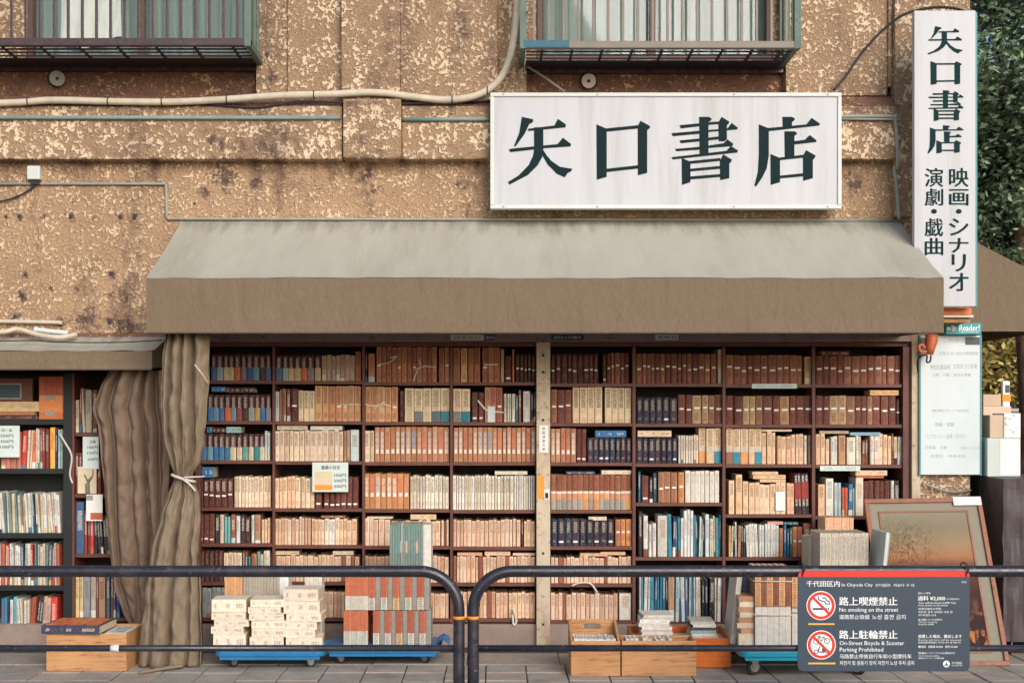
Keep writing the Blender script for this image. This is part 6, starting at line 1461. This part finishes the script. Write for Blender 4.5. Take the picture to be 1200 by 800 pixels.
# rule sign hung on the rail
ys = yG - .042
RS = empty('rule_sign', (X(1036, ys), ys, Z(786, ys)), 'dark blue pavement rule sign against smoking and parking, tied to the rail', 'sign')
rx0, rx1, rz0, rz1 = X(935, ys), X(1136.5, ys), Z(786, ys), Z(668, ys)
def rrect(x0, x1, z0, z1, r, n=6):
    o = []
    for cx_, cz_, a0 in ((x1 - r, z1 - r, 0), (x0 + r, z1 - r, 90), (x0 + r, z0 + r, 180), (x1 - r, z0 + r, 270)):
        for k in range(n + 1):
            a_ = math.radians(a0 + 90 * k / n); o.append((cx_ + r * math.cos(a_), cz_ + r * math.sin(a_)))
    return o
q = MB(); q.prism(rrect(rx0, rx1, rz0, rz1, .03), ys, ys + .010); build('panel', q, M['rule_panel'], RS)
q = MB(); zr1 = Z(675.5, ys); q.prism([(rx0 + .001, zr1)] + [(rx1 - .001, zr1)] + rrect(rx0 + .001, rx1 - .001, rz0, rz1 - .001, .029)[:14], ys - .0006, ys - .0001); build('red_band', q, M['rule_red'], RS)
def T(body, px, py, hp, wp, mb, align='L', bold=0.0): text_geo(mb, body, X(px, ys), Z(py, ys), hp / F * (D + ys), ys - .0012, None if wp is None else wp / F * (D + ys), align, bold=bold)
q = MB()
T('千代田区内', 945, 683.5, 7.0, 39, q, bold=.012); T('In Chiyoda City', 986.5, 685.3, 4.6, 36, q); T('在千代田区内', 1026, 685.2, 3.6, 17, q); T('지요다 구 내', 1047, 685.2, 3.6, 24, q)
T('路上喫煙禁止', 983.5, 704, 10, 68, q, bold=.018); T('No smoking on the street', 983.5, 714.6, 6.2, 69, q); T('道路禁止吸烟', 983.5, 722.3, 5.4, 35, q); T('노상 흡연 금지', 1022, 722.3, 5.6, 39, q)
T('路上駐輪禁止', 983.5, 743, 10, 68, q, bold=.018); T('On-Street Bicycle & Scooter', 984, 753.6, 6.2, 75.5, q); T('Parking Prohibited', 984, 761.2, 6.2, 51, q)
T('马路禁止停放自行车和小型摩托车', 984, 768.4, 5.2, 84, q); T('자전거 및 원동기 장치 자전거 노상 주차 금지', 984, 776.2, 5.0, 87, q)
T('違反した場合', 1075.5, 694.5, 2.2, 15, q); T('過料 ¥2,000', 1075.5, 700.6, 5.6, 32, q, bold=.015); T('(千代田区条例)', 1109, 701.5, 2.2, 15, q)
T('You will be fined 2,000 Yen', 1076, 706, 2.6, 44, q); T('if you smoke on the street.', 1076, 709, 2.4, 35, q); T('违者将被处以罚款', 1076, 712.8, 2.4, 27, q); T('위반한 경우 과태료 이천 엔', 1076, 716.6, 2.6, 40, q); T('부과됩니다', 1076, 720.2, 2.4, 21, q)
T('路上喫煙についてのお問合せ', 1076, 725.5, 2.4, 28, q); T('Tel. for smoking', 1076, 728.5, 1.8, 22, q); T('安全生活課', 1076, 731, 1.8, 18, q)
T('放置した場合、撤去します', 1076, 745, 4.0, 51, q, bold=.015); T('Bicycles left here will be removed', 1076, 749.5, 2.0, 50, q); T('如果放置将被撤去 방치한 경우 철거합니다', 1076, 752.2, 2.2, 50, q)
T('撤去料', 1076, 757.2, 2.8, 9, q, bold=.015); T('自転車 ¥3,000　原付 ¥5,000', 1088, 757.2, 2.8, 34, q, bold=.015); T('駐輪についてのお問合せ', 1076, 764.6, 2.5, 43, q); T('Tel. for bicycle parking', 1076, 768, 1.8, 24, q); T('環境まちづくり総務課', 1076, 770.6, 1.8, 30, q)
T('千代田区', 1115, 776.3, 2.8, 12.5, q); T('Chiyoda City', 1115, 779.3, 1.8, 12.5, q); T('R02', 1127, 681.5, 2, 5.5, q)
build('lettering', q, M['white_ink'], RS)
q = MB()
for (a_, b_, py) in ((947, 978, 730.7), (947, 979, 776.7)): q.box(X(a_, ys), X(b_, ys), ys - .0010, ys - .0002, Z(py + 1, ys), Z(py - 1, ys))
build('gold_rule', q, M['rule_gold'], RS)
def disc(px, py, rpx, y0, y1, mat, name='pictogram', inner=None, parent=RS):
    q = MB(); c = P(px, py, ys); n = 40; ro = rpx / F * (D + ys)
    if inner is None: q.prism([(c.x + ro * math.cos(2 * math.pi * k / n), c.z + ro * math.sin(2 * math.pi * k / n)) for k in range(n)], y0, y1)
    else:
        ri = inner / F * (D + ys)
        for k in range(n):
            a_, b_ = 2 * math.pi * k / n, 2 * math.pi * (k + 1) / n
            q.quad([(c.x + ri * math.cos(a_), y0, c.z + ri * math.sin(a_)), (c.x + ro * math.cos(a_), y0, c.z + ro * math.sin(a_)), (c.x + ro * math.cos(b_), y0, c.z + ro * math.sin(b_)), (c.x + ri * math.cos(b_), y0, c.z + ri * math.sin(b_))][::-1])
    return q if mat is None else build(name, q, M[mat], parent)
def strokes(q, segs, wpx, y):
    for seg in segs:
        for i in range(len(seg) - 1):
            p0, p1 = P(*seg[i], ys), P(*seg[i + 1], ys); dv = (p1 - p0).normalized(); nv = Vector((-dv.z, 0, dv.x)) * wpx / 2 / F * (D + ys)
            a_, b_ = p0 - dv * .0004, p1 + dv * .0004
            q.prism([((a_ - nv).x, (a_ - nv).z), ((b_ - nv).x, (b_ - nv).z), ((b_ + nv).x, (b_ + nv).z), ((a_ + nv).x, (a_ + nv).z)], y - i * .00002, y + .0004)
for (px, py, kind) in ((962, 709, 0), (962.5, 755, 1)):
    disc(px, py, 17, ys - .0010, ys - .0002, 'white_ink', 'sign_disc')
    q = MB()
    if kind == 0:
        strokes(q, [[(px - 9.5, py + 4), (px + 4.5, py + 4)]], 2.4, ys - .0018); strokes(q, [[(px + 5.6, py + 4), (px + 7, py + 4)], [(px + 8.2, py + 4), (px + 9.6, py + 4)]], 2.4, ys - .0018)
        strokes(q, [[(px - 3.5, py - 11), (px - 3, py - 7.5), (px, py - 5.5), (px + 4, py - 5), (px + 6, py - 2), (px + 8.5, py - 1)], [(px + 1, py - 9), (px + 5, py - 9), (px + 6.5, py - 6), (px + 9.5, py - 5), (px + 10, py - 1)]], 1.3, ys - .0018)
    else:
        for (cx_, cy_, r_) in ((px - 6, py - 4, 3.2), (px + 6.5, py - 4.5, 3.2), (px - 6, py + 8, 2.2), (px + 6, py + 7.5, 2.2)):
            strokes(q, [[(cx_ + r_ * math.cos(k * .524), cy_ + r_ * math.sin(k * .524)) for k in range(13)]], .9, ys - .0018)
        strokes(q, [[(px - 6, py - 4), (px - 3, py - 9), (px + 3, py - 9), (px + 6.5, py - 4.5)], [(px - 3, py - 9), (px, py - 4), (px + 3, py - 9)], [(px - 5, py - 10), (px - 1, py - 10.5)]], .9, ys - .0018)
        strokes(q, [[(px - 2, py + 2), (px - 4, py + 8), (px + 2, py + 9), (px + 4, py + 4)]], 1.3, ys - .0018); strokes(q, [[(px + 1, py + 6), (px + 5, py + 6)]], 4, ys - .0019)
    build('pictogram', q, M['rule_pic'], RS)
    q = disc(px, py, 16, ys - .0024, 0, None, inner=12.6)
    strokes(q, [[(px - 10, py - 10), (px + 10, py + 10)]], 3.0, ys - .0025)
    build('prohibition_ring', q, M['rule_red'], RS)
disc(1109, 777.3, 3.9, ys - .0010, ys - .0002, 'white_ink', 'emblem')
q = MB(); strokes(q, [[(1109, 774.6), (1109, 779.5)], [(1106.6, 779.3), (1111.4, 779.3)], [(1107.2, 778.6), (1109, 776.6), (1110.8, 778.6)]], .8, ys - .0018); build('emblem_mark', q, M['rule_panel'], RS)
for px in (938.8, 1129.5):
    q = MB(); c = P(px, 669, yG)
    q.tube([(c.x + .004 * math.sin(k), yG - .050 * math.cos(k * .5236), c.z + .002 + .044 * math.sin(k * .5236)) for k in range(13)], .0035, 6)
    q.tube([(c.x, ys - .004, Z(672, ys)), (c.x + .01, ys - .012, Z(664, ys))], .003, 6); build('cable_tie', q, M['cable_black'], RS)

# ================================================================= BEHIND, RIGHT
def crown(name, cx_, cy_, cz_, rx, ry, rz, n, size, mat, parent, seed, clumps=40):
    r = random.Random(seed); q = MB(); cl = []
    for _ in range(clumps):
        while True:
            p = Vector((r.uniform(-1, 1), r.uniform(-1, 1), r.uniform(-1, 1)))
            if .35 < p.length < 1: break
        cl.append((p, r.uniform(.16, .34)))
    for i in range(n):
        p, s = r.choice(cl); o_ = Vector((r.gauss(0, 1), r.gauss(0, 1), r.gauss(0, 1))) * s * .62
        c = Vector((cx_ + (p.x + o_.x) * rx, cy_ + (p.y + o_.y) * ry, cz_ + (p.z + o_.z) * rz))
        a_ = Vector((r.gauss(0, 1), r.gauss(0, 1), r.gauss(0, .6))).normalized(); b_ = a_.cross(Vector((r.gauss(0, 1), r.gauss(0, 1), r.gauss(0, 1)))).normalized()
        l = size * r.uniform(.6, 1.3)
        q.quad([c - a_ * l, c - b_ * l * .42, c + a_ * l, c + b_ * l * .42])
    return build(name, q, M[mat], parent)
def tree(label, x, y, h_trunk, r0, crowns, seed, lean=0.0):
    root = empty('street_tree', (x, y, 0), label, 'tree'); r = random.Random(seed)
    pts = [(x + lean * k / 8 * h_trunk + r.uniform(-.03, .03), y + r.uniform(-.03, .03), h_trunk * k / 8 - .05) for k in range(9)]
    q = MB(); q.tube(pts, [r0 * (1.15 - .45 * k / 8) * r.uniform(.95, 1.05) for k in range(9)], 14); build('trunk', q, M['bark'], root)
    tip = Vector(pts[-1])
    for (cx_, cy_, cz_, rx, ry, rz, n, sz, mt) in crowns:
        e_ = Vector((cx_, cy_, cz_)); s_ = Vector(pts[r.choice([5, 6, 7])]); q = MB()
        q.tube(smooth_path([s_, s_.lerp(e_, .4) + Vector((0, 0, .15)), s_.lerp(e_, .9)]), [r0 * .5 * (1 - .7 * k / 12) for k in range(13)], 8); build('limb', q, M['bark'], root)
        crown('crown', cx_, cy_, cz_, rx, ry, rz, n, sz, mt, root, seed + int(n))
YT = 3.0
tree('leafy dark green street tree beyond the building corner at right', X(1212, YT), YT, 3.6, .11,
     [(X(1180, YT), YT + .2, Z(60, YT), .95, 1.3, 1.25, 22000, .036, 'leaf'), (X(1165, YT + .5), YT + .9, Z(190, YT), .75, 1.2, .95, 16000, .036, 'leaf'), (X(1215, YT), YT, Z(170, YT), .75, 1.0, 1.0, 12000, .036, 'leaf'), (X(1190, YT), YT + .6, Z(-60, YT), 1.3, 1.3, 1.0, 9000, .045, 'leaf'), (X(1168, YT), YT + .3, Z(262, YT), .5, .7, .42, 6000, .036, 'leaf')], 4, -.03)
tree('yellowish tree far down the side street behind the car', X(1172, 17), 17, 2.6, .14, [(X(1170, 17), 17, Z(395, 17), 1.5, 1.4, 1.3, 5000, .09, 'leaf_far'), (X(1190, 17), 17.4, Z(430, 17), 1.6, 1.2, 1.0, 4000, .09, 'leaf_far'), (X(1150, 17), 17.5, Z(420, 17), 1.4, 1.2, 1.1, 4000, .09, 'leaf_far')], 9)
# far side-street building that closes the view
FB = empty('far_building', (9.5, 30, 0), 'pale building at the far end of the side street', 'building')
q = MB(); q.box(6, 26, 30, 34, 0, 11); build('wall', q, M['far_wall'], FB)
for k in range(7):
    for j in range(3):
        q = MB(); q.box(6.6 + k * 1.9, 7.8 + k * 1.9, 29.97, 30.01, 1.2 + j * 3.2, 2.9 + j * 3.2); build('window', q, M['sticker_dark'], FB)
# parked car down the side street
YC = 9.5; cxx = X(1160, YC); 
CAR = empty('parked_car', (cxx, YC, 0), 'dark car parked down the side street beyond the cartons', 'car')
prof = [(-.80, .30), (.80, .30), (.86, .55), (.84, .95), (.72, 1.02), (.62, 1.52), (.45, 1.60), (-.45, 1.60), (-.62, 1.52), (-.72, 1.02), (-.84, .95), (-.86, .55)]
def lift(z): return z + .12
q = MB(); q.prism([(cxx + a_, lift(b_)) for a_, b_ in prof], YC, YC + 3.9); build('body', q, M['car_dark'], CAR, .05)
q = MB(); q.prism([(cxx - .60, lift(1.06)), (cxx + .60, lift(1.06)), (cxx + .52, lift(1.46)), (cxx - .52, lift(1.46))], YC - .012, YC - .002); build('rear_window', q, M['conduit_teal'], CAR)
q = MB(); q.box(cxx - .88, cxx + .88, YC - .06, YC + .1, .38, .62); build('bumper', q, M['rubber'], CAR, .03)
for sx in (-1, 1):
    q = MB(); q.box(cxx + sx * .74 - .09, cxx + sx * .74 + .09, YC - .02, YC + .04, .92, 1.08); build('tail_light', q, M['rule_red'], CAR, .01)
    for yy in (.7, 3.1):
        q = MB(); q.cyl((cxx + sx * .88 - .1, YC + yy, .32), (cxx + sx * .88 + .1, YC + yy, .32), .32, n=22); build('wheel', q, M['rubber'], CAR, .02)
# small white and orange street marker in front of the car
q = MB(); yy = 6.0; q.box(X(1175, yy), X(1184, yy), yy, yy + .06, 0, Z(446, yy)); o = build('street_marker', q, M['white_ink'], bevel=.02, label='white marker post with orange foot band standing before the car', cat='marker')
q = MB(); q.box(X(1174.5, yy), X(1184.5, yy), yy - .005, yy + .065, Z(470, yy), Z(462, yy)); build('orange_stripe', q, M['orange_band'], o)
q = MB(); q.box(X(1178, yy), X(1183, yy), yy - .004, yy - .001, Z(460, yy), Z(451, yy)); build('dark_panel', q, M['sticker_dark'], o)
